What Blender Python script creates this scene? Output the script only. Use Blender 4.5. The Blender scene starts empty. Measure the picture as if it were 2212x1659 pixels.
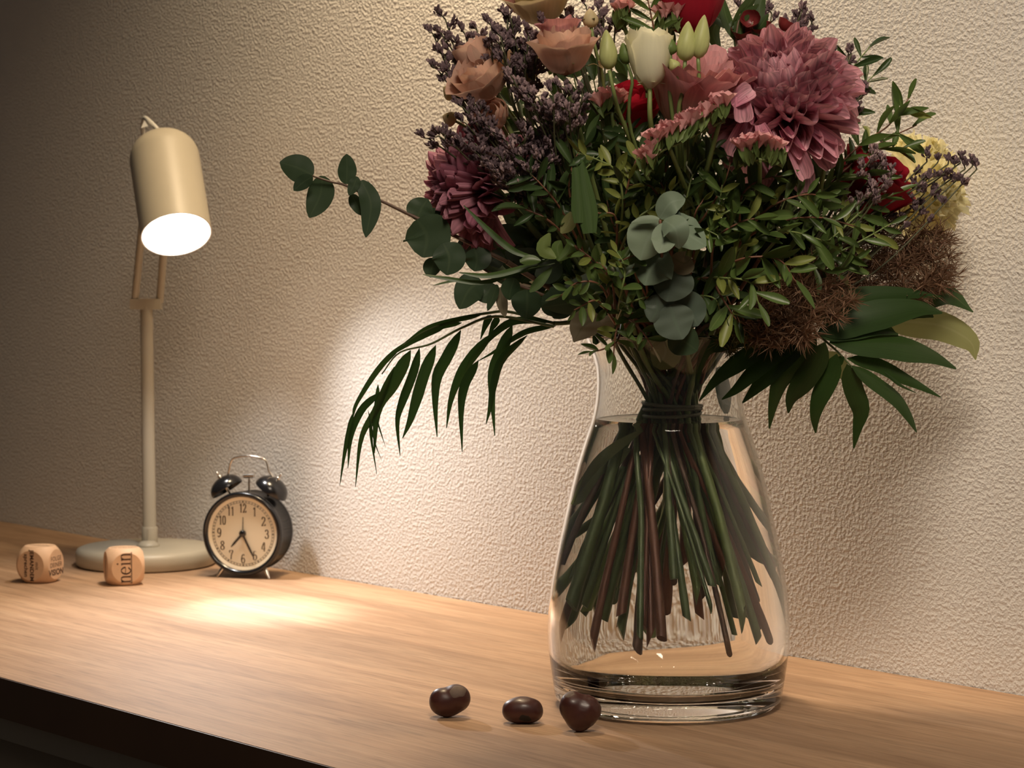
import bpy, math, random
from mathutils import Vector, Matrix, noise
SC = bpy.context.scene
COL = SC.collection
RND = random.Random(11)

# ------------------------------------------------------------------ camera (frame taken as 2212 x 1659)
FPX, IW, IH, HORIZON, CAMZ = 4923.0, 2212.0, 1659.0, 550.0, 0.36
PITCH = math.atan((IH / 2 - HORIZON) / FPX)
DX, DY = 0.67193, -0.74061          # wall direction seen from the camera
CAM = Vector((1.2582, -1.5498, CAMZ))
R_ = Vector((DX, -DY, 0.0))                                  # camera right in the room
FH = Vector((DY, DX, 0.0))                                   # level forward
F_ = (FH * math.cos(PITCH) + Vector((0, 0, -math.sin(PITCH)))).normalized()
U_ = (FH * math.sin(PITCH) + Vector((0, 0, math.cos(PITCH)))).normalized()
cd = bpy.data.cameras.new('camera'); cam = bpy.data.objects.new('camera', cd); COL.objects.link(cam)
cam.matrix_world = Matrix.Translation(CAM) @ Matrix((R_, U_, -F_)).transposed().to_4x4()
cd.sensor_width = 36.0; cd.lens = FPX / IW * 36.0
cd.clip_start = 0.05; cd.clip_end = 50
cd.dof.use_dof = True; cd.dof.focus_distance = 1.76; cd.dof.aperture_fstop = 18
SC.camera = cam

# ------------------------------------------------------------------ world, added fill lights, exposure
SC.view_settings.view_transform = 'Standard'; SC.view_settings.look = 'None'
SC.view_settings.exposure = 0.08; SC.view_settings.gamma = 1.0
SC.view_settings.use_curve_mapping = False
W = bpy.data.worlds.new('world'); SC.world = W; W.use_nodes = True
W.node_tree.nodes['Background'].inputs[0].default_value = (1.0, 0.88, 0.74, 1)
W.node_tree.nodes['Background'].inputs[1].default_value = 0.038
SC.cycles.max_bounces = 18; SC.cycles.transmission_bounces = 16; SC.cycles.transparent_max_bounces = 16
SC.cycles.glossy_bounces = 6; SC.cycles.diffuse_bounces = 5
SC.cycles.sample_clamp_indirect = 20.0; SC.cycles.caustics_refractive = True; SC.cycles.caustics_reflective = True
SC.cycles.blur_glossy = 0.3
LAMP_SPILL, LAMP_CORE, LAMP_HALO = 11.0, 17.0, 1.9
WALL_FILL_POWER = 6.0
FRONT_POWER = 2.5
ld = bpy.data.lights.new('added_wall_fill', 'AREA'); ld.shape = 'DISK'; ld.size = 0.22; ld.energy = WALL_FILL_POWER; ld.color = (1.0, 0.76, 0.48)  # added warm fill above the frame to brighten the upper wall, no known lamp
ld.spread = math.radians(110)
lo = bpy.data.objects.new('added_wall_fill', ld); COL.objects.link(lo)
lo.location = (-0.44, -0.15, 1.32)
lo.rotation_euler = (Vector((-0.44, 0.06, 0.40)) - lo.location).to_track_quat('-Z', 'Y').to_euler()

ld = bpy.data.lights.new('added_front_fill', 'AREA'); ld.shape = 'DISK'; ld.size = 0.6; ld.energy = FRONT_POWER; ld.color = (1.0, 0.85, 0.68); ld.spread = math.radians(62)  # unseen fill added high in front so the bouquet is lit
lo = bpy.data.objects.new('added_front_fill', ld); COL.objects.link(lo)
lo.location = (0.95, -1.05, 1.50); lo.rotation_euler = (Vector((0.16, -0.12, 0.30)) - lo.location).to_track_quat('-Z', 'Y').to_euler()

# ------------------------------------------------------------------ helpers
ORG = {}
def ray(u, v): return F_ + R_ * ((u - IW / 2) / FPX) - U_ * ((v - IH / 2) / FPX)
def at(u, v, depth): return CAM + ray(u, v) * depth
def ground(u, v, z=0.0):
    r = ray(u, v); return CAM + r * ((z - CAMZ) / r.z)
VC = ground(1443, 1520)                                      # vase foot centre
YV = (VC - CAM).dot(F_)
def P(p, d0=0.0):
    """pixel (u, v[, d]) to a point d metres in front of the vase's own depth"""
    d = p[2] if len(p) > 2 else 0.0
    return at(p[0], p[1], YV - d - d0)
PX = 1.0 / FPX * 1.83
TOCAM = -FH

def tag(o, label=None, cat=None, group=None, kind=None):
    if label: o['label'] = label
    if cat: o['category'] = cat
    if group: o['group'] = group
    if kind: o['kind'] = kind
    return o
def thing(name, label, cat, loc, group=None):
    o = bpy.data.objects.new(name, None); COL.objects.link(o); o.location = loc
    o.empty_display_size = 0.02
    ORG[o.name] = Vector(loc)
    return tag(o, label, cat, group)

class MB:
    def __init__(s): s.v = []; s.f = []; s.m = []; s.mi = 0
    def quad(s, *ids): s.f.append(ids); s.m.append(s.mi)
    def add(s, vs, fs, M=None):
        n = len(s.v)
        s.v += [tuple(M @ Vector(v)) for v in vs] if M is not None else [tuple(v) for v in vs]
        for f in fs: s.f.append(tuple(i + n for i in f)); s.m.append(s.mi)
    def tube(s, pts, r0, r1=None, sides=6, cap=True, radii=None, slant=0.0):
        r1 = r0 if r1 is None else r1
        n = len(s.v); k = len(pts); up = None
        for i, p in enumerate(pts):
            t = (pts[min(i + 1, k - 1)] - pts[max(i - 1, 0)])
            t = t.normalized() if t.length > 1e-9 else Vector((0, 0, 1))
            if up is None: up = t.orthogonal().normalized()
            up = (up - t * up.dot(t)); up = up.normalized() if up.length > 1e-6 else t.orthogonal().normalized()
            b = t.cross(up); r = radii[i] if radii else r0 + (r1 - r0) * i / max(k - 1, 1)
            for j in range(sides):
                a = 2 * math.pi * j / sides
                s.v.append(tuple(p + (up * math.cos(a) + b * math.sin(a)) * r + (t * (r * slant * math.cos(a)) if i == k - 1 else t * 0)))
        for i in range(k - 1):
            for j in range(sides):
                s.quad(n + i * sides + j, n + i * sides + (j + 1) % sides, n + (i + 1) * sides + (j + 1) % sides, n + (i + 1) * sides + j)
        if cap:
            s.quad(*[n + j for j in reversed(range(sides))]); s.quad(*[n + (k - 1) * sides + j for j in range(sides)])
    def lathe(s, prof, M=None, seg=48, closed=False):
        n = len(s.v); k = len(prof)
        for (r, z) in prof:
            for j in range(seg):
                a = 2 * math.pi * j / seg
                p = Vector((r * math.cos(a), r * math.sin(a), z)); s.v.append(tuple(M @ p if M is not None else p))
        rng = range(k if closed else k - 1)
        for i in rng:
            i2 = (i + 1) % k
            for j in range(seg):
                j2 = (j + 1) % seg
                s.quad(n + i * seg + j, n + i * seg + j2, n + i2 * seg + j2, n + i2 * seg + j)
        if not closed:
            if prof[0][0] > 1e-6: s.quad(*[n + j for j in reversed(range(seg))])
            if prof[-1][0] > 1e-6: s.quad(*[n + (k - 1) * seg + j for j in range(seg)])
    def box(s, x0, x1, y0, y1, z0, z1, M=None):
        vs = [(x, y, z) for x in (x0, x1) for y in (y0, y1) for z in (z0, z1)]
        s.add(vs, [(0, 1, 3, 2), (4, 6, 7, 5), (0, 4, 5, 1), (2, 3, 7, 6), (0, 2, 6, 4), (1, 5, 7, 3)], M)
    def build(s, name, mats, parent=None, smooth=True, auto=None, merge=False, org=None):
        me = bpy.data.meshes.new(name)
        o0 = ORG[parent.name] if parent is not None else (Vector(org) if org is not None else Vector((0, 0, 0)))
        me.from_pydata([tuple(Vector(v) - o0) for v in s.v], [], s.f)
        mats = mats if isinstance(mats, (list, tuple)) else [mats]
        for m in mats: me.materials.append(m)
        if len(mats) > 1: me.polygons.foreach_set('material_index', s.m)
        me.polygons.foreach_set('use_smooth', [smooth] * len(me.polygons))
        if merge:
            import bmesh
            bm = bmesh.new(); bm.from_mesh(me); bmesh.ops.remove_doubles(bm, verts=bm.verts, dist=1e-6)
            bmesh.ops.recalc_face_normals(bm, faces=bm.faces); bm.to_mesh(me); bm.free()
        me.update()
        if auto: me.set_sharp_from_angle(angle=math.radians(auto))
        o = bpy.data.objects.new(name, me); COL.objects.link(o)
        if parent is not None: o.parent = parent
        else: o.location = o0
        ORG[o.name] = o0
        return o
def inst(name, mesh, parent, M):
    o = bpy.data.objects.new(name, mesh); COL.objects.link(o); o.parent = parent
    o0 = ORG[parent.name]; o.matrix_basis = Matrix.Translation(-o0) @ M
    ORG[o.name] = o0
    return o
def spline(pts, n):
    """Catmull-Rom through pts, n samples"""
    pts = [Vector(p) for p in pts]
    if len(pts) == 2: return [pts[0].lerp(pts[1], i / (n - 1)) for i in range(n)]
    q = [pts[0] * 2 - pts[1]] + pts + [pts[-1] * 2 - pts[-2]]
    out = []; segs = len(pts) - 1
    for i in range(n):
        t = i / (n - 1) * segs; k = min(int(t), segs - 1); t -= k
        a, b, c, d = q[k:k + 4]
        out.append(0.5 * ((2 * b) + (c - a) * t + (2 * a - 5 * b + 4 * c - d) * t * t + (3 * b - a - 3 * c + d) * t ** 3))
    return out
def frame(base, direction, normal):
    y = direction.normalized(); x = y.cross(normal)
    x = x.normalized() if x.length > 1e-6 else y.orthogonal().normalized()
    z = x.cross(y)
    return Matrix.Translation(base) @ Matrix((x, y, z)).transposed().to_4x4()
def rv(s=1.0): return Vector((RND.gauss(0, s), RND.gauss(0, s), RND.gauss(0, s)))

# ------------------------------------------------------------------ materials
def nt(name):
    m = bpy.data.materials.new(name); m.use_nodes = True; t = m.node_tree
    b = t.nodes['Principled BSDF']; return m, t, b, t.nodes.new, t.links.new
def plain(name, col, rough=0.5, metal=0.0, spec=0.5, coat=0.0, var=0.0, scale=60):
    m, t, b, N, L = nt(name)
    b.inputs['Base Color'].default_value = (*col, 1); b.inputs['Roughness'].default_value = rough
    b.inputs['Metallic'].default_value = metal; b.inputs['Specular IOR Level'].default_value = spec
    b.inputs['Coat Weight'].default_value = coat
    if var:
        tc = N('ShaderNodeTexCoord'); nz = N('ShaderNodeTexNoise'); nz.inputs['Scale'].default_value = scale; nz.inputs['Detail'].default_value = 4
        mx = N('ShaderNodeMix'); mx.data_type = 'RGBA'
        mx.inputs[6].default_value = (*[c * (1 - var) for c in col], 1); mx.inputs[7].default_value = (*[min(1, c * (1 + var)) for c in col], 1)
        L(tc.outputs['Object'], nz.inputs['Vector']); L(nz.outputs[0], mx.inputs[0]); L(mx.outputs[2], b.inputs['Base Color'])
    return m
def leafy(name, col, col2, trans=0.25, rough=0.45, spec=0.35, vein=None, stripes=0.0, tipcol=None, bands=26):
    """leaf or petal: base colour varies per piece, along its length and across its veins"""
    m, t, b, N, L = nt(name)
    oi = N('ShaderNodeObjectInfo'); mx = N('ShaderNodeMix'); mx.data_type = 'RGBA'
    mx.inputs[6].default_value = (*col, 1); mx.inputs[7].default_value = (*col2, 1)
    L(oi.outputs['Random'], mx.inputs[0]); out = mx.outputs[2]
    tc = N('ShaderNodeTexCoord'); sep = N('ShaderNodeSeparateXYZ')
    if tipcol or stripes or vein:
        uv = N('ShaderNodeUVMap'); L(uv.outputs[0], sep.inputs[0])
    if tipcol:
        r = N('ShaderNodeMapRange'); r.inputs[1].default_value = 0.25; r.inputs[2].default_value = 1.0
        m2 = N('ShaderNodeMix'); m2.data_type = 'RGBA'; L(sep.outputs[1], r.inputs[0]); L(r.outputs[0], m2.inputs[0])
        L(out, m2.inputs[6]); m2.inputs[7].default_value = (*tipcol, 1); out = m2.outputs[2]
    if vein:
        s = N('ShaderNodeMath'); s.operation = 'SUBTRACT'; s.inputs[1].default_value = 0.5; L(sep.outputs[0], s.inputs[0])
        a = N('ShaderNodeMath'); a.operation = 'ABSOLUTE'; L(s.outputs[0], a.inputs[0])
        r = N('ShaderNodeMapRange'); r.inputs[1].default_value = 0.015; r.inputs[2].default_value = 0.06; r.inputs[3].default_value = 0.65; r.inputs[4].default_value = 0
        L(a.outputs[0], r.inputs[0]); m3 = N('ShaderNodeMix'); m3.data_type = 'RGBA'; L(r.outputs[0], m3.inputs[0])
        L(out, m3.inputs[6]); m3.inputs[7].default_value = (*vein, 1); out = m3.outputs[2]
    if stripes:
        w = N('ShaderNodeMath'); w.operation = 'MULTIPLY'; w.inputs[1].default_value = bands; L(sep.outputs[0], w.inputs[0])
        nz = N('ShaderNodeTexNoise'); nz.inputs['Scale'].default_value = 1.0; nz.inputs['Detail'].default_value = 2
        cb = N('ShaderNodeCombineXYZ'); L(w.outputs[0], cb.inputs[0]); mu = N('ShaderNodeMath'); mu.operation = 'MULTIPLY'; mu.inputs[1].default_value = 1.6
        L(sep.outputs[1], mu.inputs[0]); L(mu.outputs[0], cb.inputs[1]); L(oi.outputs['Random'], cb.inputs[2]); L(cb.outputs[0], nz.inputs['Vector'])
        r = N('ShaderNodeMapRange'); r.inputs[1].default_value = 0.3; r.inputs[2].default_value = 0.7; r.inputs[3].default_value = 1 - stripes; r.inputs[4].default_value = 1 + stripes * 0.6
        L(nz.outputs[0], r.inputs[0]); m4 = N('ShaderNodeMix'); m4.data_type = 'RGBA'; m4.blend_type = 'MULTIPLY'; m4.inputs[0].default_value = 1
        L(out, m4.inputs[6]); L(r.outputs[0], m4.inputs[7]); out = m4.outputs[2]
    L(out, b.inputs['Base Color']); b.inputs['Roughness'].default_value = rough; b.inputs['Specular IOR Level'].default_value = spec
    if trans:
        tr = N('ShaderNodeBsdfTranslucent'); L(out, tr.inputs[0]); ms = N('ShaderNodeMixShader'); ms.inputs[0].default_value = trans
        o = t.nodes['Material Output']; L(b.outputs[0], ms.inputs[1]); L(tr.outputs[0], ms.inputs[2]); L(ms.outputs[0], o.inputs[0])
    return m
def emit(name, col, s):
    m, t, b, N, L = nt(name)
    b.inputs['Base Color'].default_value = (*col, 1); b.inputs['Emission Color'].default_value = (*col, 1); b.inputs['Emission Strength'].default_value = s
    return m

def wall_material():
    m, t, b, N, L = nt('rough_plaster')
    b.inputs['Roughness'].default_value = 0.85; b.inputs['Specular IOR Level'].default_value = 0.34
    tc = N('ShaderNodeTexCoord')
    n1 = N('ShaderNodeTexNoise'); n1.inputs['Scale'].default_value = 300; n1.inputs['Detail'].default_value = 1.5; n1.inputs['Roughness'].default_value = 0.5; n1.inputs['Distortion'].default_value = 0.0
    n2 = N('ShaderNodeTexVoronoi'); n2.inputs['Scale'].default_value = 260; n2.feature = 'SMOOTH_F1'; n2.inputs['Smoothness'].default_value = 0.6
    n3 = N('ShaderNodeTexNoise'); n3.inputs['Scale'].default_value = 5; n3.inputs['Detail'].default_value = 3
    L(tc.outputs['Object'], n3.inputs['Vector'])
    L(tc.outputs['Object'], n1.inputs['Vector']); L(tc.outputs['Object'], n2.inputs['Vector'])
    r = N('ShaderNodeMapRange'); r.inputs[1].default_value = 0.40; r.inputs[2].default_value = 0.72
    L(n1.outputs[0], r.inputs[0])
    mx = N('ShaderNodeMath'); mx.operation = 'MULTIPLY_ADD'; mx.inputs[1].default_value = -0.45
    L(n2.outputs['Distance'], mx.inputs[0]); L(r.outputs[0], mx.inputs[2])
    bp = N('ShaderNodeBump'); bp.inputs['Strength'].default_value = 0.55; bp.inputs['Distance'].default_value = 0.0014
    L(mx.outputs[0], bp.inputs['Height']); L(bp.outputs[0], b.inputs['Normal'])
    mc = N('ShaderNodeMix'); mc.data_type = 'RGBA'; L(n3.outputs[0], mc.inputs[0])
    mc.inputs[6].default_value = (0.74, 0.71, 0.665, 1); mc.inputs[7].default_value = (0.81, 0.78, 0.735, 1)
    L(mc.outputs[2], b.inputs['Base Color'])
    return m
def oak_material():
    m, t, b, N, L = nt('oak_veneer')
    tc = N('ShaderNodeTexCoord'); mp = N('ShaderNodeMapping'); mp.inputs['Scale'].default_value = (2.2, 24, 24)
    L(tc.outputs['Object'], mp.inputs[0])
    n1 = N('ShaderNodeTexNoise'); n1.inputs['Scale'].default_value = 2.0; n1.inputs['Detail'].default_value = 8; n1.inputs['Roughness'].default_value = 0.6; n1.inputs['Distortion'].default_value = 0.8
    L(mp.outputs[0], n1.inputs['Vector'])
    mp2 = N('ShaderNodeMapping'); mp2.inputs['Scale'].default_value = (16, 560, 560); L(tc.outputs['Object'], mp2.inputs[0])
    n2 = N('ShaderNodeTexNoise'); n2.inputs['Scale'].default_value = 1.0; n2.inputs['Detail'].default_value = 3; L(mp2.outputs[0], n2.inputs['Vector'])
    mp3 = N('ShaderNodeMapping'); mp3.inputs['Scale'].default_value = (0.9, 11, 11); L(tc.outputs['Object'], mp3.inputs[0])
    n3 = N('ShaderNodeTexVoronoi'); n3.feature = 'F1'; n3.inputs['Scale'].default_value = 1.0; L(mp3.outputs[0], n3.inputs['Vector'])
    r1 = N('ShaderNodeValToRGB'); e = r1.color_ramp.elements
    e[0].position = 0.30; e[0].color = (0.345, 0.205, 0.118, 1); e[1].position = 0.72; e[1].color = (0.50, 0.325, 0.20, 1)
    x = e.new(0.5); x.color = (0.435, 0.27, 0.16, 1)
    L(n1.outputs[0], r1.inputs[0])
    m1 = N('ShaderNodeMix'); m1.data_type = 'RGBA'; m1.blend_type = 'MULTIPLY'; m1.inputs[0].default_value = 1
    rr = N('ShaderNodeMapRange'); rr.inputs[1].default_value = 0.36; rr.inputs[2].default_value = 0.60; rr.inputs[3].default_value = 0.86; rr.inputs[4].default_value = 1.06
    L(n2.outputs[0], rr.inputs[0]); L(r1.outputs[0], m1.inputs[6]); L(rr.outputs[0], m1.inputs[7])
    m2 = N('ShaderNodeMix'); m2.data_type = 'RGBA'; m2.blend_type = 'MULTIPLY'; m2.inputs[0].default_value = 1
    r3 = N('ShaderNodeMapRange'); r3.inputs[3].default_value = 0.86; r3.inputs[4].default_value = 1.12; L(n3.outputs['Color'], r3.inputs[0])
    L(m1.outputs[2], m2.inputs[6]); L(r3.outputs[0], m2.inputs[7])
    mp4 = N('ShaderNodeMapping'); mp4.inputs['Scale'].default_value = (26, 330, 330); L(tc.outputs['Object'], mp4.inputs[0])
    n4 = N('ShaderNodeTexNoise'); n4.inputs['Scale'].default_value = 1.0; n4.inputs['Detail'].default_value = 1; L(mp4.outputs[0], n4.inputs['Vector'])
    r4 = N('ShaderNodeMapRange'); r4.inputs[1].default_value = 0.60; r4.inputs[2].default_value = 0.72; r4.inputs[3].default_value = 1.0; r4.inputs[4].default_value = 0.80; L(n4.outputs[0], r4.inputs[0])
    m5 = N('ShaderNodeMix'); m5.data_type = 'RGBA'; m5.blend_type = 'MULTIPLY'; m5.inputs[0].default_value = 1; L(m2.outputs[2], m5.inputs[6]); L(r4.outputs[0], m5.inputs[7]); m2 = m5
    L(m2.outputs[2], b.inputs['Base Color'])
    b.inputs['Roughness'].default_value = 0.64; b.inputs['Specular IOR Level'].default_value = 0.34
    bp = N('ShaderNodeBump'); bp.inputs['Strength'].default_value = 0.25; bp.inputs['Distance'].default_value = 0.0004
    L(n2.outputs[0], bp.inputs['Height']); L(bp.outputs[0], b.inputs['Normal'])
    return m
def glass(name, ior, col=(1, 1, 1)):
    m, t, b, N, L = nt(name)
    b.inputs['Base Color'].default_value = (*col, 1); b.inputs['Roughness'].default_value = 0.0
    b.inputs['Transmission Weight'].default_value = 1.0; b.inputs['IOR'].default_value = ior
    return m
M_WALL = wall_material(); M_OAK = oak_material()
M_GLASS = glass('clear_glass', 1.5, (0.985, 0.995, 0.985)); M_WATER = glass('water', 1.333, (0.99, 1.0, 0.995))
# ------------------------------------------------------------------ room shell and desk
b = MB(); b.box(-3.2, 3.0, 0.0, 0.12, -0.74, 1.9); o = b.build('wall_back', M_WALL, smooth=False); o['kind'] = 'structure'
b = MB(); b.box(-3.2, 3.0, -3.2, 0.12, -0.80, -0.74); o = b.build('floor', plain('floor_boards', (0.20, 0.13, 0.08), 0.5, var=0.3, scale=8), smooth=False); o['kind'] = 'structure'

dk = thing('desk', 'oak veneer desk with a thick dark front edge along the plaster wall', 'desk', (-0.3, -0.29, -0.74))
DK0, DK1, DKY = -1.55, 0.95, -0.579
M_EDGE = plain('dark_edge', (0.055, 0.026, 0.012), 0.5, var=0.35, scale=12)
M_APRON = plain('grey_apron', (0.34, 0.31, 0.26), 0.55, var=0.05); M_DRAWER = plain('brown_drawer', (0.20, 0.165, 0.125), 0.55, var=0.08)
b = MB(); b.box(DK0, DK1, DKY + 0.0015, -0.001, -0.035, 0.0); b.build('desktop', M_OAK, dk, smooth=False)
b = MB(); b.box(DK0, DK1, DKY, DKY + 0.0015, -0.035, -0.0004); b.build('edge_band', M_EDGE, dk, smooth=False)
b = MB(); b.box(DK0 + 0.02, DK1 - 0.02, DKY + 0.012, DKY + 0.03, -0.058, -0.035); b.build('apron', M_APRON, dk, smooth=False)
for i in range(3):
    x0 = DK0 + 0.03 + i * 0.82; b = MB(); b.box(x0, x0 + 0.81, DKY + 0.018, DKY + 0.036, -0.19, -0.060)
    d = b.build('drawer_front', M_DRAWER, dk, smooth=False)
    h = MB(); h.tube([Vector((x0 + 0.33, DKY - 0.002, -0.13)), Vector((x0 + 0.48, DKY - 0.002, -0.13))], 0.005, sides=10)
    for q in (0.35, 0.46): h.tube([Vector((x0 + q, DKY + 0.02, -0.13)), Vector((x0 + q, DKY - 0.002, -0.13))], 0.004, sides=8)
    h.build('drawer_handle', plain('steel_handle', (0.5, 0.5, 0.5), 0.35, 1.0), d)
for x in (DK0 + 0.06, DK1 - 0.06):
    for y in (DKY + 0.07, -0.06):
        b = MB(); b.box(x - 0.025, x + 0.025, y - 0.025, y + 0.025, -0.74, -0.035); b.build('leg', M_APRON, dk, smooth=False)

# ------------------------------------------------------------------ desk lamp
LG = ground(316, 1219); YL = (LG - CAM).dot(F_)
M_LAMP = plain('beige_lacquer', (0.47, 0.42, 0.325), 0.45, var=0.03)
M_LAMPIN = plain('white_inside', (0.85, 0.83, 0.78), 0.5)
lamp = thing('desk_lamp', 'beige metal desk lamp with a lit tilted cylinder shade on a round base', 'lamp', LG)
base = MB(); base.lathe([(0.0, 0.0008), (0.078, 0.0008), (0.0808, 0.003), (0.0812, 0.015), (0.079, 0.0195), (0.074, 0.0215), (0.03, 0.0228), (0.0, 0.023)], Matrix.Translation(LG), 64)
base.build('base', M_LAMP, lamp)
hub0 = LG + R_ * 0.0042
b = MB(); b.lathe([(0.0135, 0.022), (0.013, 0.025), (0.008, 0.0285), (0.0, 0.029)], Matrix.Translation(hub0 - FH * 0.012), 20); b.build('base_knob', M_LAMP, lamp)
zt = lambda v: at(320, v, YL).z
b = MB(); b.lathe([(0.0, 0.02), (0.0088, 0.02), (0.0092, zt(1180)), (0.0092, zt(1140)), (0.0086, zt(1137)), (0.0, zt(1136))], Matrix.Translation(Vector((hub0.x, hub0.y, 0))), 24)
b.box(-0.0009, 0.0009, -0.0102, -0.006, zt(1178), zt(1140), Matrix.Translation(Vector((hub0.x, hub0.y, 0))) @ Matrix((R_, FH, Vector((0, 0, 1)))).transposed().to_4x4())
b.build('pole_socket', M_LAMP, lamp, auto=40)
ptop = at(316, 650, YL)
b = MB(); b.tube([Vector((hub0.x, hub0.y, zt(1142))), ptop], 0.0079, 0.0074, sides=20); b.build('pole', M_LAMP, lamp, auto=50)
LF = Matrix((R_, FH, Vector((0, 0, 1)))).transposed().to_4x4()
b = MB(); b.box(-0.0178, 0.0178, -0.0075, 0.0075, -0.0065, 0.0058, Matrix.Translation(at(316, 656, YL)) @ LF); b.build('cross_bracket', M_LAMP, lamp, smooth=False)
AX = (R_ * 0.20 - U_ * 0.83 - F_ * 0.52).normalized()
OP = at(381, 507, YL - 0.17)
BEAM = (R_ * 0.37 - FH * 0.60 + Vector((0, 0, -0.71))).normalized(); CORE = (ground(565, 1318) - OP).normalized()
SR, SL = 0.0387, 0.137
side = AX.cross(U_); 
for (u0, u1) in ((291, 318), (345, 366)):
    a0 = at(u0, 652, YL); a1 = at(u1, 375, YL - 0.072)
    b = MB(); b.tube([a0, a1], 0.0046, sides=12); b.build('arm', M_LAMP, lamp, auto=50)
b = MB(); b.tube([at(312, 375, YL - 0.072), at(372, 375, YL - 0.072)], 0.005, sides=12)
b.tube([at(342, 375, YL - 0.070), OP - AX * 0.085 + FH * 0.034], 0.006, sides=12); b.build('pivot', M_LAMP, lamp, auto=50)
SM = frame(OP, AX, U_) @ Matrix.Rotation(math.radians(-90), 4, 'X')        # local +z along the shade's axis towards the mouth
prof = [(SR, 0.0), (SR, -SL + 0.032)]
for i in range(1, 9):
    a = math.pi / 2 * i / 8; prof.append((SR - 0.030 * (1 - math.cos(a)), -SL + 0.032 - 0.030 * math.sin(a)))
prof += [(0.005, -SL - 0.001), (0.0, -SL - 0.0012)]
inner = [(SR - 0.0014, 0.0), (SR - 0.0014, -SL + 0.034), (SR - 0.02, -SL + 0.008), (0.0, -SL + 0.006)]
b = MB(); b.lathe(prof, SM, 56); b.mi = 1
b.lathe([(SR, 0.0), (SR - 0.0014, 0.0)] , SM, 56); b.lathe(inner, SM, 56)
b.f = [f for f in b.f if len(f) < 10]; b.m = [0] * (56 * (len(prof) - 1)) + [1] * (len(b.f) - 56 * (len(prof) - 1))
shade = b.build('shade', [M_LAMP, M_LAMPIN], lamp, auto=50)
zax = SM.to_3x3() @ Vector((0, 0, 1))
if zax.dot(AX) < 0: raise RuntimeError('shade axis')
b = MB(); b.lathe([(0.0, -0.022), (0.0105, -0.0245), (0.0205, -0.033), (0.0235, -0.043), (0.0205, -0.056), (0.0135, -0.070), (0.012, -0.078)], SM, 24)
b.build('bulb', emit('bulb_glow', (1.0, 0.95, 0.88), 12.0), shade)
b = MB(); b.lathe([(0.014, -0.078), (0.0145, -0.105), (0.006, -0.118), (0.0, -0.118)], SM, 20); b.build('bulb_socket', M_LAMPIN, shade)
for (nm, pw, ang, bl, bm) in (('lamp_spill', LAMP_SPILL, 110, 1.0, BEAM), ('lamp_halo', LAMP_HALO, 92, 0.7, ground(330, 1262) - OP), ('lamp_core', LAMP_CORE, 28, 1.0, CORE)):
    sl = bpy.data.lights.new(nm, 'SPOT'); sl.energy = pw; sl.color = (1.0, 0.965, 0.95); sl.spot_size = math.radians(ang); sl.spot_blend = bl; sl.shadow_soft_size = 0.016
    so = bpy.data.objects.new(nm, sl); COL.objects.link(so); so.location = OP + AX * 0.001; so.rotation_euler = bm.to_track_quat('-Z', 'Y').to_euler()
ctop = OP - AX * (SL + 0.0005)
b = MB(); b.tube(spline([ctop, ctop + U_ * 0.006 - R_ * 0.002, at(322, 261, YL - 0.090), at(311, 257, YL - 0.070), at(309, 290, YL - 0.050), at(322, 340, YL - 0.052), at(342, 372, YL - 0.068)], 40), 0.0026, sides=8)
b.build('cord', plain('grey_cord', (0.62, 0.60, 0.55), 0.5), lamp)
b = MB(); b.add([tuple(at(304, 277, YL - 0.100)), tuple(at(320, 272, YL - 0.100)), tuple(at(312, 260, YL - 0.100)), tuple(at(304, 277, YL - 0.094)), tuple(at(320, 272, YL - 0.094)), tuple(at(312, 260, YL - 0.094))],
      [(0, 1, 2), (5, 4, 3), (0, 3, 4, 1), (1, 4, 5, 2), (2, 5, 3, 0)])
b.build('cord_clip', M_LAMPIN, lamp, smooth=False)

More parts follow.
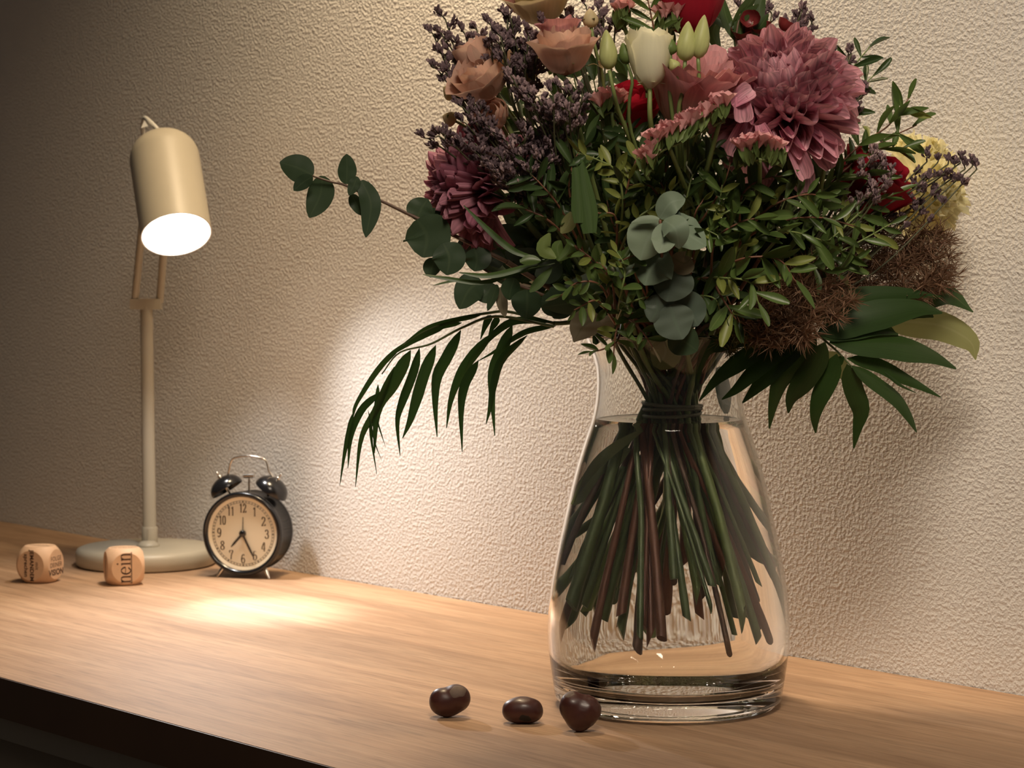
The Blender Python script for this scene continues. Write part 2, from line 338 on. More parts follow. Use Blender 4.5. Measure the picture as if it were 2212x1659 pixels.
# ------------------------------------------------------------------ lettering: broad-nib strokes
GLY = {
 '0': [[(.5, 1), (.22, .9), (.1, .5), (.22, .1), (.5, 0), (.78, .1), (.9, .5), (.78, .9), (.5, 1)]],
 '1': [[(.2, .82), (.5, 1), (.5, 0)], [(.25, 0), (.75, 0)]],
 '2': [[(.15, .75), (.25, .95), (.5, 1), (.8, .88), (.82, .65), (.5, .35), (.12, 0), (.5, .04), (.88, .02), (.9, .18)]],
 '3': [[(.15, .82), (.3, .97), (.6, 1), (.82, .8), (.7, .58), (.45, .53), (.75, .47), (.9, .25), (.7, .03), (.4, 0), (.15, .12), (.14, .22)]],
 '4': [[(.65, 0), (.65, 1), (.08, .28), (.92, .28)], [(.45, 0), (.85, 0)]],
 '5': [[(.8, 1), (.25, .98), (.2, .52), (.5, .62), (.82, .5), (.88, .25), (.65, .02), (.35, 0), (.12, .12), (.13, .22)]],
 '6': [[(.8, .88), (.6, 1), (.3, .88), (.12, .5), (.15, .2), (.4, 0), (.7, .02), (.88, .28), (.75, .52), (.5, .58), (.25, .48), (.14, .32)]],
 '7': [[(.12, .8), (.14, 1), (.88, 1), (.55, .5), (.45, 0)]],
 '8': [[(.5, .54), (.2, .68), (.22, .9), (.5, 1), (.78, .9), (.8, .68), (.5, .54), (.14, .36), (.14, .12), (.5, 0), (.86, .12), (.86, .36), (.5, .54)]],
 '9': [[(.2, .12), (.4, 0), (.7, .12), (.88, .5), (.85, .8), (.6, 1), (.3, .98), (.12, .72), (.25, .48), (.5, .42), (.75, .52), (.86, .68)]],
 'n': [[(.18, .64), (.18, 0)], [(.02, .62), (.18, .64)], [(.02, 0), (.36, 0)], [(.18, .48), (.38, .64), (.62, .64), (.74, .5), (.74, 0)], [(.58, 0), (.92, 0)]],
 'e': [[(.12, .36), (.84, .36), (.76, .56), (.5, .66), (.22, .55), (.1, .3), (.24, .06), (.52, -.02), (.84, .14)]],
 'i': [[(.3, .64), (.3, 0)], [(.12, .62), (.3, .64)], [(.1, 0), (.52, 0)]],
}
def nib(b, glyph, x, y, w, h, put, thick, thin, z=0.0):
    """strokes thick when they run upright, thin when they lie flat; put(x, y) -> 3D point and normal"""
    for st in GLY[glyph]:
        pts = [Vector((x + p[0] * w, y + p[1] * h, 0)) for p in st]
        pts = spline(pts, max(2, 5 * (len(pts) - 1) + 1)) if len(pts) > 3 else pts
        for i in range(len(pts) - 1):
            a, c = pts[i], pts[i + 1]; d = c - a
            if d.length < 1e-9: continue
            d.normalize(); t = (thin + (thick - thin) * abs(d.y)) / 2; s = Vector((-d.y, d.x, 0)) * t; e = d * t * 0.3
            b.add([put(*(a - s - e).xy), put(*(c - s + e).xy), put(*(c + s + e).xy), put(*(a + s - e).xy)], [(0, 1, 2, 3)])
    if glyph == 'i':
        r = thick * 0.62; cx, cy = x + .3 * w, y + .92 * h
        b.add([put(cx + r * math.cos(k * math.pi / 4), cy + r * math.sin(k * math.pi / 4)) for k in range(8)], [tuple(range(8))])
def text_mesh(body, size, put, spacing=1.0, bold=0.0):
    """built-in face, outline turned into a mesh and placed by put(x, y)"""
    cu = bpy.data.curves.new('lettering', 'FONT'); cu.body = body; cu.size = size; cu.align_x = 'CENTER'; cu.space_character = spacing
    cu.resolution_u = 3; cu.offset = bold
    o = bpy.data.objects.new('lettering', cu); COL.objects.link(o)
    dg = bpy.context.evaluated_depsgraph_get(); me = bpy.data.meshes.new_from_object(o.evaluated_get(dg))
    b = MB(); b.add([tuple(put(v.co.x, v.co.y)) for v in me.vertices], [tuple(p.vertices) for p in me.polygons])
    bpy.data.objects.remove(o); bpy.data.meshes.remove(me); bpy.data.curves.remove(cu)
    return b
M_INK = plain('burnt_ink', (0.045, 0.016, 0.008), 0.8); M_PRINT = plain('grey_print', (0.015, 0.014, 0.013), 0.7)
# print inside the mouth of the shade
def on_inside(x, y):
    a = A0 + x / SR; p = Vector(((SR - 0.0021) * math.cos(a), (SR - 0.0021) * math.sin(a), -0.004 - y)); return SM @ p
best = None
for k in range(72):                                            # the side of the mouth that faces the camera, on the right
    A0 = k * math.pi / 36; p = on_inside(0, 0.002); q = p - CAM; n_ = -(SM.to_3x3() @ Vector((math.cos(A0), math.sin(A0), 0)))
    u = IW / 2 + FPX * q.dot(R_) / q.dot(F_); sc = abs(u - 440) + (200 if n_.dot(CAM - p) < 0 else 0)
    if best is None or sc < best[0]: best = (sc, A0)
A0 = best[1]
text_mesh('E14 max', 0.0042, on_inside).build('rating_print', M_PRINT, shade, smooth=False)

# ------------------------------------------------------------------ alarm clock
KG = ground(525, 1249)
KN = (TOCAM * math.cos(math.radians(15)) - R_ * math.sin(math.radians(15))).normalized()      # the dial looks this way
KX = Vector((0, 0, 1)).cross(-KN).normalized() * -1
if KX.dot(R_) < 0: KX = -KX
KZ = Vector((0, 0, 1)); KC = KG + KZ * 0.0500
KM = Matrix((KX, -KN, KZ)).transposed().to_4x4(); KM.translation = KC            # local x right, y backwards, z up, origin on the dial's axis at the front ring
KY = KM @ Matrix.Rotation(math.radians(90), 4, 'X')                              # lathe axis: local z -> towards the viewer
M_BLACK = plain('black_enamel', (0.008, 0.008, 0.009), 0.22, coat=0.2); M_STEEL = plain('polished_steel', (0.72, 0.66, 0.58), 0.22, 1.0)
M_DIAL = plain('cream_dial', (0.83, 0.74, 0.57), 0.6)
ck = thing('alarm_clock', 'black twin bell alarm clock with a cream dial beside the desk lamp', 'clock', KG)
KR = 0.0470
b = MB(); b.lathe([(0.0, -0.044), (KR * 0.86, -0.044), (KR * 0.95, -0.040), (KR * 0.965, -0.036), (KR * 0.93, -0.033), (KR * 0.93, -0.004), (KR * 0.90, -0.004), (0.0, -0.004)], KY, 64); b.build('case', M_BLACK, ck, auto=35)
b = MB(); b.lathe([(KR * 0.93, -0.006), (KR * 0.985, -0.005), (KR, -0.001), (KR * 0.985, 0.0034), (KR * 0.955, 0.0046), (KR * 0.91, 0.0040), (KR * 0.875, 0.002), (KR * 0.865, -0.0035)], KY, 64, closed=True); b.build('bezel', M_BLACK, ck)
b = MB(); b.lathe([(KR * 0.872, 0.0008), (KR * 0.80, -0.0012), (0.0, -0.0013)], KY, 64); b.f = [f for f in b.f if len(f) < 10]; b.m = b.m[:len(b.f)]
dial = b.build('dial', M_DIAL, ck, auto=30)
put = lambda x, y, z=-0.00105: KY @ Vector((x, y, z))
tr = MB()
for k in range(60):
    a = k * math.pi / 30; r0, r1, w = 0.0345, 0.0365, 0.00028 if k % 5 else 0.0006
    ca, sa = math.cos(a), math.sin(a)
    tr.add([put(r0 * ca + w * sa, r0 * sa - w * ca), put(r1 * ca + w * sa, r1 * sa - w * ca), put(r1 * ca - w * sa, r1 * sa + w * ca), put(r0 * ca - w * sa, r0 * sa + w * ca)], [(0, 1, 2, 3)])
for r in (0.0344, 0.0366):
    ring = [(r + s * 0.00016) for s in (-1, 1)]
    vs = [put(q * math.cos(j * math.pi / 48), q * math.sin(j * math.pi / 48)) for j in range(96) for q in ring]
    tr.add(vs, [(2 * j, 2 * j + 1, (2 * j + 3) % 192, (2 * j + 2) % 192) for j in range(96)])
o = tr.build('minute_track', M_PRINT, dial, smooth=False); o['kind'] = 'stuff'
M_NUM = plain('sepia_print', (0.10, 0.065, 0.035), 0.7)
for k in range(1, 13):
    a = math.pi / 2 - k * math.pi / 6; r = 0.0283; cx, cy = r * math.cos(a), r * math.sin(a); b = MB(); s = str(k); gw = 0.0052 if s[0] != '1' or len(s) == 1 else 0.0042
    for i, ch in enumerate(s): nib(b, ch, cx - gw * len(s) / 2 + i * gw, cy - 0.0048, gw * 0.92, 0.0096, put, 0.00135, 0.00042)
    b.build('numeral', M_NUM, dial, smooth=False)
def hand(name, ang, length, w0, w1, z, tail=0.0, th=0.0005):
    a = math.radians(90 - ang); d = Vector((math.cos(a), math.sin(a), 0)); s = Vector((-d.y, d.x, 0)); b = MB(); vs = []
    for zz in (z, z + th):
        for (q, w) in ((-tail, w0), (length * 0.72, w0), (length, w1)): 
            for sg in (-1, 1): p = d * q + s * sg * w; vs.append(KY @ Vector((p.x, p.y, zz)))
    b.add(vs, [(0, 1, 3, 2), (2, 3, 5, 4), (6, 8, 9, 7), (8, 10, 11, 9), (0, 2, 8, 6), (2, 4, 10, 8), (1, 7, 9, 3), (3, 9, 11, 5), (4, 5, 11, 10), (0, 6, 7, 1)])
    b.build(name, M_BLACK, ck, smooth=False)
hand('alarm_hand', 1, 0.0185, 0.00035, 0.0002, -0.0004)
hand('hour_hand', 222, 0.0205, 0.0013, 0.0006, 0.0004, 0.002); hand('minute_hand', 153, 0.0305, 0.0012, 0.0005, 0.0012, 0.002)
b = MB(); b.lathe([(0.0037, -0.0012), (0.0037, 0.0020), (0.0026, 0.0026), (0.0, 0.0027)], KY, 20); b.build('hand_cap', M_BLACK, ck)
for sx in (-1, 1):
    bx = Vector((sx * 0.0285, 0.020, 0.0505)); tl = Matrix.Rotation(math.radians(sx * 33), 4, 'Y')
    BM_ = KM @ Matrix.Translation(bx) @ tl
    pr = [(0.0195 * math.cos(i * math.pi / 20), 0.0150 * math.sin(i * math.pi / 20) - 0.004) for i in range(11)]
    b = MB(); b.lathe([(0.0186, -0.0048), (0.0196, -0.0048)] + pr, BM_, 32); b.f = [f for f in b.f if len(f) < 10]; b.build('bell', M_BLACK, ck)
    b = MB(); b.tube([BM_ @ Vector((0, 0, -0.012)), BM_ @ Vector((0, 0, 0.0125))], 0.0014, sides=8); b.lathe([(0.0024, 0.0092), (0.0024, 0.0130), (0.0015, 0.0138), (0, 0.0138)], BM_, 14); b.lathe([(0.0013, 0.0138), (0.0010, 0.0185), (0, 0.019)], BM_, 10); b.build('bell_post', M_STEEL, ck)
    b = MB(); f0 = KM @ Vector((sx * 0.0245, 0.004, -0.0385)); f1 = KM @ Vector((sx * 0.0310, 0.000, -0.0497)); b.tube([f0, f0.lerp(f1, .45), f1], 0.0022, sides=10, radii=[0.0026, 0.0026, 0.0012]); b.build('foot', M_STEEL, ck, auto=50)
b = MB(); f0 = KM @ Vector((0, 0.036, -0.040)); f1 = KM @ Vector((0, 0.040, -0.0497)); b.tube([f0, f1], 0.0025, 0.0014, sides=10); b.build('foot', M_STEEL, ck, auto=50)
hp = [(-0.0255, 0.0615), (-0.0238, 0.069), (-0.0215, 0.0775), (-0.0165, 0.0825), (0.0, 0.0850), (0.0165, 0.0825), (0.0215, 0.0775), (0.0238, 0.069), (0.0300, 0.0605)]
b = MB(); b.tube([KM @ p for p in spline([Vector((x, 0.020, z)) for x, z in hp], 36)], 0.0012, sides=8)
b.build('handle', M_STEEL, ck)
b = MB(); b.tube([KM @ Vector((0, 0.020, 0.043)), KM @ Vector((0, 0.020, 0.062))], 0.0012, sides=8); b.tube([KM @ Vector((-0.0062, 0.020, 0.0625)), KM @ Vector((0.0062, 0.020, 0.0632))], 0.0026, sides=10); b.build('hammer', M_STEEL, ck, auto=50)
b = MB(); b.lathe([(0.0, 0.0038), (KR * 0.872, 0.0022)], KY, 64); b.f = [f for f in b.f if len(f) < 10]
mg, t_, bs_, N_, L_ = nt('thin_crystal'); tr_ = N_('ShaderNodeBsdfTransparent'); gl_ = N_('ShaderNodeBsdfGlossy'); gl_.inputs['Roughness'].default_value = 0.02; ms_ = N_('ShaderNodeMixShader'); fr_ = N_('ShaderNodeFresnel'); fr_.inputs[0].default_value = 1.45
L_(fr_.outputs[0], ms_.inputs[0]); L_(tr_.outputs[0], ms_.inputs[1]); L_(gl_.outputs[0], ms_.inputs[2]); L_(ms_.outputs[0], t_.nodes['Material Output'].inputs[0])
b.build('crystal', mg, ck)

# ------------------------------------------------------------------ wooden word dice
def die(name, label, gp, yaw_deg, lines):
    h, rs = 0.0200, 0.0259
    n = (TOCAM * math.cos(math.radians(yaw_deg)) + R_ * math.sin(math.radians(yaw_deg))).normalized(); x = Vector((-n.y, n.x, 0))
    if x.dot(R_) < 0: x = -x
    M = Matrix((x, -n, Vector((0, 0, 1)))).transposed().to_4x4(); M.translation = gp + Vector((0, 0, h))
    t = thing(name, label, 'die', gp, 'wooden word dice')
    b = MB(); b.lathe([(rs * math.sin(math.pi * i / 40), -rs * math.cos(math.pi * i / 40)) for i in range(41)], M, 80)
    body = b.build('body', plain('beech_wood', (0.66, 0.43, 0.27), 0.6, var=0.12, scale=90), t, merge=True)
    c = MB(); c.box(-h, h, -h, h, -h, h, M); cut = c.build('cutter', M_LAMP, t, merge=True)
    md = body.modifiers.new('cut', 'BOOLEAN'); md.operation = 'INTERSECT'; md.object = cut; md.solver = 'EXACT'
    dg = bpy.context.evaluated_depsgraph_get(); me = bpy.data.meshes.new_from_object(body.evaluated_get(dg)); body.modifiers.clear(); body.data = me
    bpy.data.objects.remove(cut); me.polygons.foreach_set('use_smooth', [True] * len(me.polygons)); me.set_sharp_from_angle(angle=math.radians(20))
    for (face, rot, txt, size, off, bold) in lines:
        nrm = {'front': Vector((0, -1, 0)), 'left': Vector((-1, 0, 0)), 'right': Vector((1, 0, 0)), 'top': Vector((0, 0, 1))}[face]
        right = {'front': Vector((1, 0, 0)), 'left': Vector((0, -1, 0)), 'right': Vector((0, 1, 0)), 'top': Vector((1, 0, 0))}[face]
        up = nrm.cross(right); a = math.radians(rot); e1 = right * math.cos(a) + up * math.sin(a); e2 = -right * math.sin(a) + up * math.cos(a)
        put = lambda X, Y: M @ (nrm * (h + 0.00012) + e1 * X + e2 * (Y + off))
        if txt == 'nein':
            L = MB(); xs = [0, .98, 1.98, 2.60]; s = size
            for ch, xx in zip('nein', xs): nib(L, ch, (xx - 1.78) * s * .62, -.3 * s, s * .62, s, put, 0.0016, 0.0006)
            L.add([put(-1.85 * s * .62, -.42 * s), put(1.85 * s * .62, -.42 * s), put(1.85 * s * .62, -.36 * s), put(-1.85 * s * .62, -.36 * s)], [(0, 1, 2, 3)])
        else: L = text_mesh(txt, size, put, 1.05, bold)
        L.build('lettering', M_INK, body, smooth=False)
die('word_die', 'wooden word die turned cornerwise with burnt lettering on two sides, at the far left', ground(87, 1256), -19,
    [('front', -90, 'mit', 0.0062, 0.0060, 0.0), ('front', -90, 'JEMANDEM', 0.0066, -0.0006, 0.0002), ('front', -90, 'sprechen', 0.0066, -0.0078, 0.00015),
     ('right', 0, 'FOLGE', 0.0072, 0.0040, 0.0), ('right', 0, 'DEINER', 0.0072, -0.0028, 0.0), ('right', 0, 'VISION', 0.0092, -0.0116, 0.0003), ('top', 0, 'vielleicht', 0.0066, -0.002, 0)])
die('word_die', 'wooden word die with the word nein facing the camera, in front of the lamp base', ground(268, 1261), 19,
    [('front', 90, 'nein', 0.0150, 0.0008, 0), ('left', -90, 'vielleicht', 0.0062, -0.002, 0.0002), ('top', 0, 'abwarten', 0.0072, -0.002, 0.0)])

# ------------------------------------------------------------------ chestnuts
M_NUT = plain('chestnut_shell', (0.055, 0.015, 0.011), 0.40, var=0.35, scale=120, coat=0.1); M_HIL = plain('chestnut_scar', (0.125, 0.085, 0.065), 0.7, var=0.3, scale=200); M_DARK = plain('dark_scar', (0.008, 0.005, 0.004), 0.6)
def nut(label, gp, lobes, zs, tilt, seed, scar, scar_mat, wrinkle=0.0):
    """a nut grown from a few overlapping lobes (centre, radius), blended smoothly"""
    t = thing('chestnut', label, 'chestnut', gp, 'chestnuts on the desk')
    def surf(n):
        acc = 0.0; K = 2.6
        for (c, R) in lobes:
            nc = n.dot(c); q = nc * nc - c.length_squared + R * R
            if q > 0:
                acc += math.exp(K * (nc + math.sqrt(q)) / 0.004)
        r = math.log(acc) * 0.004 / K
        r *= 1 + 0.03 * noise.noise(n * 1.9 + Vector((seed, 0, 0)))
        if wrinkle: r *= 1 + wrinkle * math.sin(8 * noise.noise(n * 2.4 + Vector((0, seed, 0)))) * max(0, n.x + 0.3)
        p = n * r; return Vector((p.x, p.y, p.z * zs))
    Rt = Matrix.Rotation(math.radians(tilt), 3, 'Y'); NS, NR = 56, 40; pts = []
    for i in range(NR + 1):
        th = math.pi * i / NR
        for j in range(NS): ph = 2 * math.pi * j / NS; pts.append(Vector((math.sin(th) * math.cos(ph), math.sin(th) * math.sin(ph), math.cos(th))))
    loc = [Rt @ surf(n) for n in pts]; zmin = min(p.z for p in loc)
    W3 = lambda p: gp + R_ * p.x + FH * p.y + Vector((0, 0, p.z - zmin + 0.0001))
    b = MB(); b.add([W3(p) for p in loc], [(i * NS + j, (i + 1) * NS + j, (i + 1) * NS + (j + 1) % NS, i * NS + (j + 1) % NS) for i in range(NR) for j in range(NS)]); b.build('shell', M_NUT, t, merge=True)
    sd, sw = scar; sd = sd.normalized(); b = MB(); a1 = sd.orthogonal().normalized(); a2 = sd.cross(a1); rings, seg = 8, 32; vs = []
    for i in range(rings + 1):
        for j in range(seg):
            a = 2 * math.pi * j / seg; r = sw * i / rings * (1 + 0.16 * math.sin(2 * a + seed) + 0.08 * math.sin(5 * a + seed))
            n = (sd + (a1 * math.cos(a) + a2 * math.sin(a)) * r).normalized(); vs.append(W3(Rt @ (surf(n) * (1.010 if i < rings else 0.995))))
    b.add(vs, [(i * seg + j, (i + 1) * seg + j, (i + 1) * seg + (j + 1) % seg, i * seg + (j + 1) % seg) for i in range(rings) for j in range(seg)])
    b.build('scar', scar_mat, t, merge=True)
V = Vector
nut('chestnut with a dull grey scar on top, leftmost of the three', ground(971, 1549), [(V((-.0056, 0, -.0010)), .0104), (V((.0054, .0005, .0022)), .0108), (V((-.001, 0, -.003)), .0097)], 1.0, 4, 1.3, (V((.50, -.60, .80)), .52), M_HIL)
nut('smooth low chestnut with a black patch underneath, middle of the three', ground(1129, 1562), [(V((-.0056, 0, -.0010)), .0101), (V((.0056, 0, .0005)), .0102), (V((0, 0, .0008)), .0106)], 0.90, 6, 4.1, (V((.22, -.95, -.50)), .40), M_DARK)
nut('wrinkled heart-shaped chestnut against the vase foot, rightmost of the three', ground(1251, 1580), [(V((-.0050, 0, .0034)), .0104), (V((.0056, 0, .0010)), .0108), (V((.0004, 0, -.0032)), .0112)], 1.06, 4, 7.7, (V((-.65, -.2, .95)), .28), M_HIL, 0.014)
# ------------------------------------------------------------------ vase and water
def z_at(v):                                                  # height of the vase's axis at picture row v
    r = ray(1443, v); return CAMZ + r.z * YV
def r_at(half, v): return half / FPX * YV
SIL = [(1477, 248), (1420, 256), (1370, 260.5), (1300, 257.5), (1240, 249.5), (1175, 237), (1110, 223), (1040, 207), (990, 193.5), (945, 179.5), (905, 166), (875, 159.5), (845, 156), (815, 155.5), (790, 158), (765, 165), (742, 174), (724, 182)]
outer = [(0.0, 0.0008), (0.080, 0.0008), (0.0868, 0.0022), (0.0886, 0.006), (r_at(244, 0), z_at(1503))]
outer += [(r_at(w, v), z_at(v)) for v, w in SIL]
def smooth_prof(pr, n):
    q = spline([Vector((a, b, 0)) for a, b in pr], n); return [(max(0.0, p.x), p.y) for p in q]
RIMZ = z_at(720); RIMR = r_at(183, 0); WATZ = z_at(903)
body_o = smooth_prof(outer[3:] + [(RIMR, RIMZ - 0.0015)], 56)
TH = 0.0028
inner_pts = [(max(r - TH, 0.001), z) for r, z in body_o if z > 0.028]
floor_in = [(0.0, 0.0150), (0.045, 0.0150), (0.070, 0.0156), (0.080, 0.0180), (0.0865, 0.0235)]
inner = list(reversed(floor_in)) ; 
prof = outer[:3] + body_o + [(RIMR + 0.0002, RIMZ), (RIMR - 0.0008, RIMZ + 0.0010), (RIMR - 0.0020, RIMZ + 0.0010), (RIMR - 0.0029, RIMZ)]
prof += list(reversed(inner_pts)) + inner
VM = Matrix.Translation(VC)
vz = thing('glass_vase', 'clear glass vase with a narrow neck, holding the bouquet on the desk', 'vase', VC)
b = MB(); b.lathe(prof, VM, 128); b.build('vase_body', M_GLASS, vz, merge=True)
def r_in(z):
    pts = list(reversed(floor_in)); pts = [(r, zz) for r, zz in reversed(pts)] + inner_pts
    for (r0, z0), (r1, z1) in zip(pts, pts[1:]):
        if z0 <= z <= z1 and z1 > z0: return r0 + (r1 - r0) * (z - z0) / (z1 - z0)
    return pts[-1][0]
GAP = 0.00025
wp = [(0.0, 0.0150 + GAP), (0.045, 0.0150 + GAP), (0.070 - GAP, 0.0156 + GAP), (0.080 - GAP, 0.0180 + GAP), (0.0865 - 2 * GAP, 0.0235 + GAP)]
wp += [(r - GAP, z) for r, z in inner_pts if 0.0250 < z < WATZ - 0.001]
rw = r_in(WATZ) - GAP
wp += [(rw, WATZ + 0.0006), (rw - 0.0008, WATZ + 0.0002), (rw - 0.0025, WATZ), (0.03, WATZ), (0.0, WATZ)]
b = MB(); b.lathe(wp, VM, 128); wt = b.build('water', M_WATER, merge=True, org=VC)
tag(wt, 'clear water standing up to the neck inside the glass vase', 'water')

# ------------------------------------------------------------------ bouquet skeleton
BZ = z_at(884); BIND = Vector((VC.x, VC.y, BZ)) + R_ * (PX * 5)
RIMC = Vector((VC.x, VC.y, RIMZ))
NST = 78; ORDER = list(range(NST)); RND.shuffle(ORDER); KST = [0]
def stem_path(head, low=None, n=40, pre=None):
    """head -> through the neck -> binding point -> spread end in the water"""
    k = ORDER[KST[0] % NST]; KST[0] += 1
    hd = Vector((head.x - VC.x, head.y - VC.y, 0)); ang = math.atan2(hd.y, hd.x)
    rr = 0.0225 * math.sqrt((k + 0.5) / NST); a = k * 2.39996
    bp = BIND + Vector((rr * math.cos(a), rr * math.sin(a), 0))
    rim = min(hd.length * 0.45, 0.046)
    rp = Vector((VC.x + rim * math.cos(ang), VC.y + rim * math.sin(ang), RIMZ + 0.004)) + (bp - BIND) * 0.4
    rp.z = max(RIMZ + 0.002, min(rp.z, head.z - 0.01)) if head.z > RIMZ + 0.02 else RIMZ + 0.006
    if low is None:
        ao = a + RND.uniform(0.1, 1.7); ro = 0.014 + 0.066 * math.sqrt((k + 0.5) / NST) * RND.uniform(0.8, 1.1)
        low = Vector((VC.x + ro * math.cos(ao), VC.y + ro * math.sin(ao), RND.uniform(0.052, 0.112)))
    pts = ([head] + (pre or []) + [rp, bp, bp.lerp(low, 0.5) + Vector((0, 0, -0.002)), low])
    return pts, low
STEMS = []
def add_stem(t, head, r, mat, pre=None, taper=0.8, low=None, name='stem', n=44):
    pts, lo = stem_path(head, low, pre=pre)
    sp = spline(pts, n); b = MB(); r2 = r * RND.uniform(1.0, 1.9)
    b.tube(sp, r, sides=9, radii=[(r * taper + (r2 - r * taper) * max(0, (i - n * .45) / (n * .55))) * (1 + .05 * math.sin(i * 1.7 + r * 9999)) for i in range(n)], slant=RND.uniform(-2.6, 2.6))
    b.build(name, mat, t, auto=60); STEMS.append((sp, r))
    return sp
def water_leaf(t, pts, w, mat):
    return leaf_path(t, [P(p) for p in pts], w * PX, mat, n=12, fold=.15, nrm=TOCAM + rv(.3))
def plant(name, label, cat, group=None):
    return thing(name, label, cat, BIND, group)
G_STEM = plain('green_stem', (0.19, 0.25, 0.08), 0.45, var=0.3, scale=70); G_DARK = plain('dark_green_stem', (0.125, 0.165, 0.065), 0.45, var=0.3, scale=70)
G_BROWN = plain('brown_stem', (0.155, 0.095, 0.065), 0.55, var=0.35, scale=90); G_RED = plain('red_brown_stem', (0.20, 0.085, 0.05), 0.5, var=0.3, scale=90)
G_PALE = plain('pale_green_stem', (0.20, 0.25, 0.08), 0.45, var=0.25, scale=70)

# leaf and petal templates: unit length along +y, unit half-width 0.5 in x
def grid_mesh(name, prof, nl=8, nc=4, curl=0.0, fold=0.0, cup=0.0, ruffle=0.0, rn=5, twist=0.0, notch=0.0, mat=None, seed=0):
    vs = []; fs = []; uv = []
    for i in range(nl + 1):
        t = i / nl; w = prof(t)
        for j in range(nc + 1):
            s = j / nc * 2 - 1; x = s * w * 0.5; y = t; z = 0.0
            z += fold * abs(s) * w * 0.5 + cup * (s * s) * w * 0.5
            if ruffle: z += ruffle * t * t * math.sin(rn * math.pi * s + seed * 2.1) ; y += ruffle * 0.6 * t * t * math.cos(rn * 1.7 * s + seed)
            if notch and t > 0.7: y -= notch * (t - 0.7) / 0.3 * (1 - abs(s))
            if twist: ca, sa = math.cos(twist * t), math.sin(twist * t); x, z = x * ca - z * sa, x * sa + z * ca
            a = curl * t
            if abs(curl) > 1e-4: yy = math.sin(a) / curl * 1.0; zz = (1 - math.cos(a)) / curl
            else: yy, zz = t, 0
            vs.append((x, yy - z * math.sin(a) + (y - t), zz + z * math.cos(a))); uv.append((j / nc, t))
    for i in range(nl):
        for j in range(nc):
            k = i * (nc + 1) + j; fs.append((k, k + 1, k + nc + 2, k + nc + 1))
    me = bpy.data.meshes.new(name); me.from_pydata(vs, [], fs)
    ul = me.uv_layers.new(name='UVMap')
    for lp in me.loops: ul.data[lp.index].uv = uv[lp.vertex_index]
    if mat: me.materials.append(mat)
    me.polygons.foreach_set('use_smooth', [True] * len(me.polygons)); me.update()
    return me
lance = lambda t: max(0.03, math.sin(math.pi * min(1, t * 0.94 + 0.03)) ** 0.8)
oval = lambda t: max(0.06, math.sin(math.pi * (0.03 + t * 0.94)) ** 0.6)
obov = lambda t: max(0.10, math.sin(math.pi * (0.04 + 0.90 * t ** 1.35)) ** 0.7)
strap = lambda t: 0.35 + 0.65 * math.sin(math.pi * min(1, 0.10 + t * 0.52)) if t < 0.8 else max(0.40, (0.35 + 0.65 * math.sin(math.pi * 0.516)) * math.sqrt(max(0, 1 - ((t - 0.8) / 0.205) ** 2)))
fan = lambda t: 0.16 + 0.84 * t ** 1.15

def leaf_path(parent, pts, width, mat, nrm=None, name='leaf', prof=lance, fold=0.18, n=12, nc=4, cup=0.0, wav=0.0):
    """one leaf along 3D points, its own mesh"""
    sp = spline(pts, n + 1); vs = []; fs = []; uv = []; o0 = ORG[parent.name]; base_n = (nrm or TOCAM + Vector((0, 0, 0.25))).normalized()
    ph = RND.uniform(0, 6)
    for i, p in enumerate(sp):
        tg = (sp[min(i + 1, n)] - sp[max(i - 1, 0)]).normalized(); sd = tg.cross(base_n)
        sd = sd.normalized() if sd.length > 1e-5 else tg.orthogonal(); nn = sd.cross(tg); w = width * prof(i / n)
        for j in range(nc + 1):
            s = j / nc * 2 - 1
            q = p + sd * (s * w / 2) - nn * (fold * abs(s) * w / 2 + cup * s * s * w / 2) + nn * (wav * w * s * math.sin(i * 1.3 + ph))
            vs.append(tuple(q - o0)); uv.append((j / nc, i / n))
    for i in range(n):
        for j in range(nc):
            k = i * (nc + 1) + j; fs.append((k, k + 1, k + nc + 2, k + nc + 1))
    me = bpy.data.meshes.new(name); me.from_pydata(vs, [], fs); ul = me.uv_layers.new(name='UVMap')
    for lp in me.loops: ul.data[lp.index].uv = uv[lp.vertex_index]
    me.materials.append(mat); me.polygons.foreach_set('use_smooth', [True] * len(fs)); me.update()
    o = bpy.data.objects.new(name, me); COL.objects.link(o); o.parent = parent; ORG[o.name] = o0
    return o
def crop(ox, oy, sc): return lambda *p: (ox + p[0] / sc, oy + p[1] / sc, *(p[2:]))
# dome of the bouquet: how far its front surface stands before the vase axis at a pixel
def dome(u, v, k=1.0):
    r2 = ((u - 1470) / 520.0) ** 2 + ((v - 400) / 430.0) ** 2
    return 0.135 * math.sqrt(max(0.0, 1 - r2)) * k
def PD(u, v, off=0.0): return P((u, v, dome(u, v) + off))

# elastic tie round the stems
tie = thing('stem_tie', 'clear elastic band wound round the bouquet stems at the waterline', 'tie', BIND)
M_BAND = plain('clear_band', (0.17, 0.17, 0.11), 0.4)
for k in range(3):
    b = MB(); zz = BZ + (k - 1) * 0.0038 + 0.001; rr = 0.0232
    b.tube([Vector((BIND.x + (rr + 0.0006 * math.sin(7 * a + k)) * math.cos(a), BIND.y + (rr + 0.0006 * math.sin(7 * a + k)) * math.sin(a), zz + 0.0012 * math.sin(a + 2 * k))) for a in [2 * math.pi * i / 48 for i in range(49)]], 0.0016, sides=6, cap=False)
    b.build('band_loop', M_BAND, tie, merge=True)
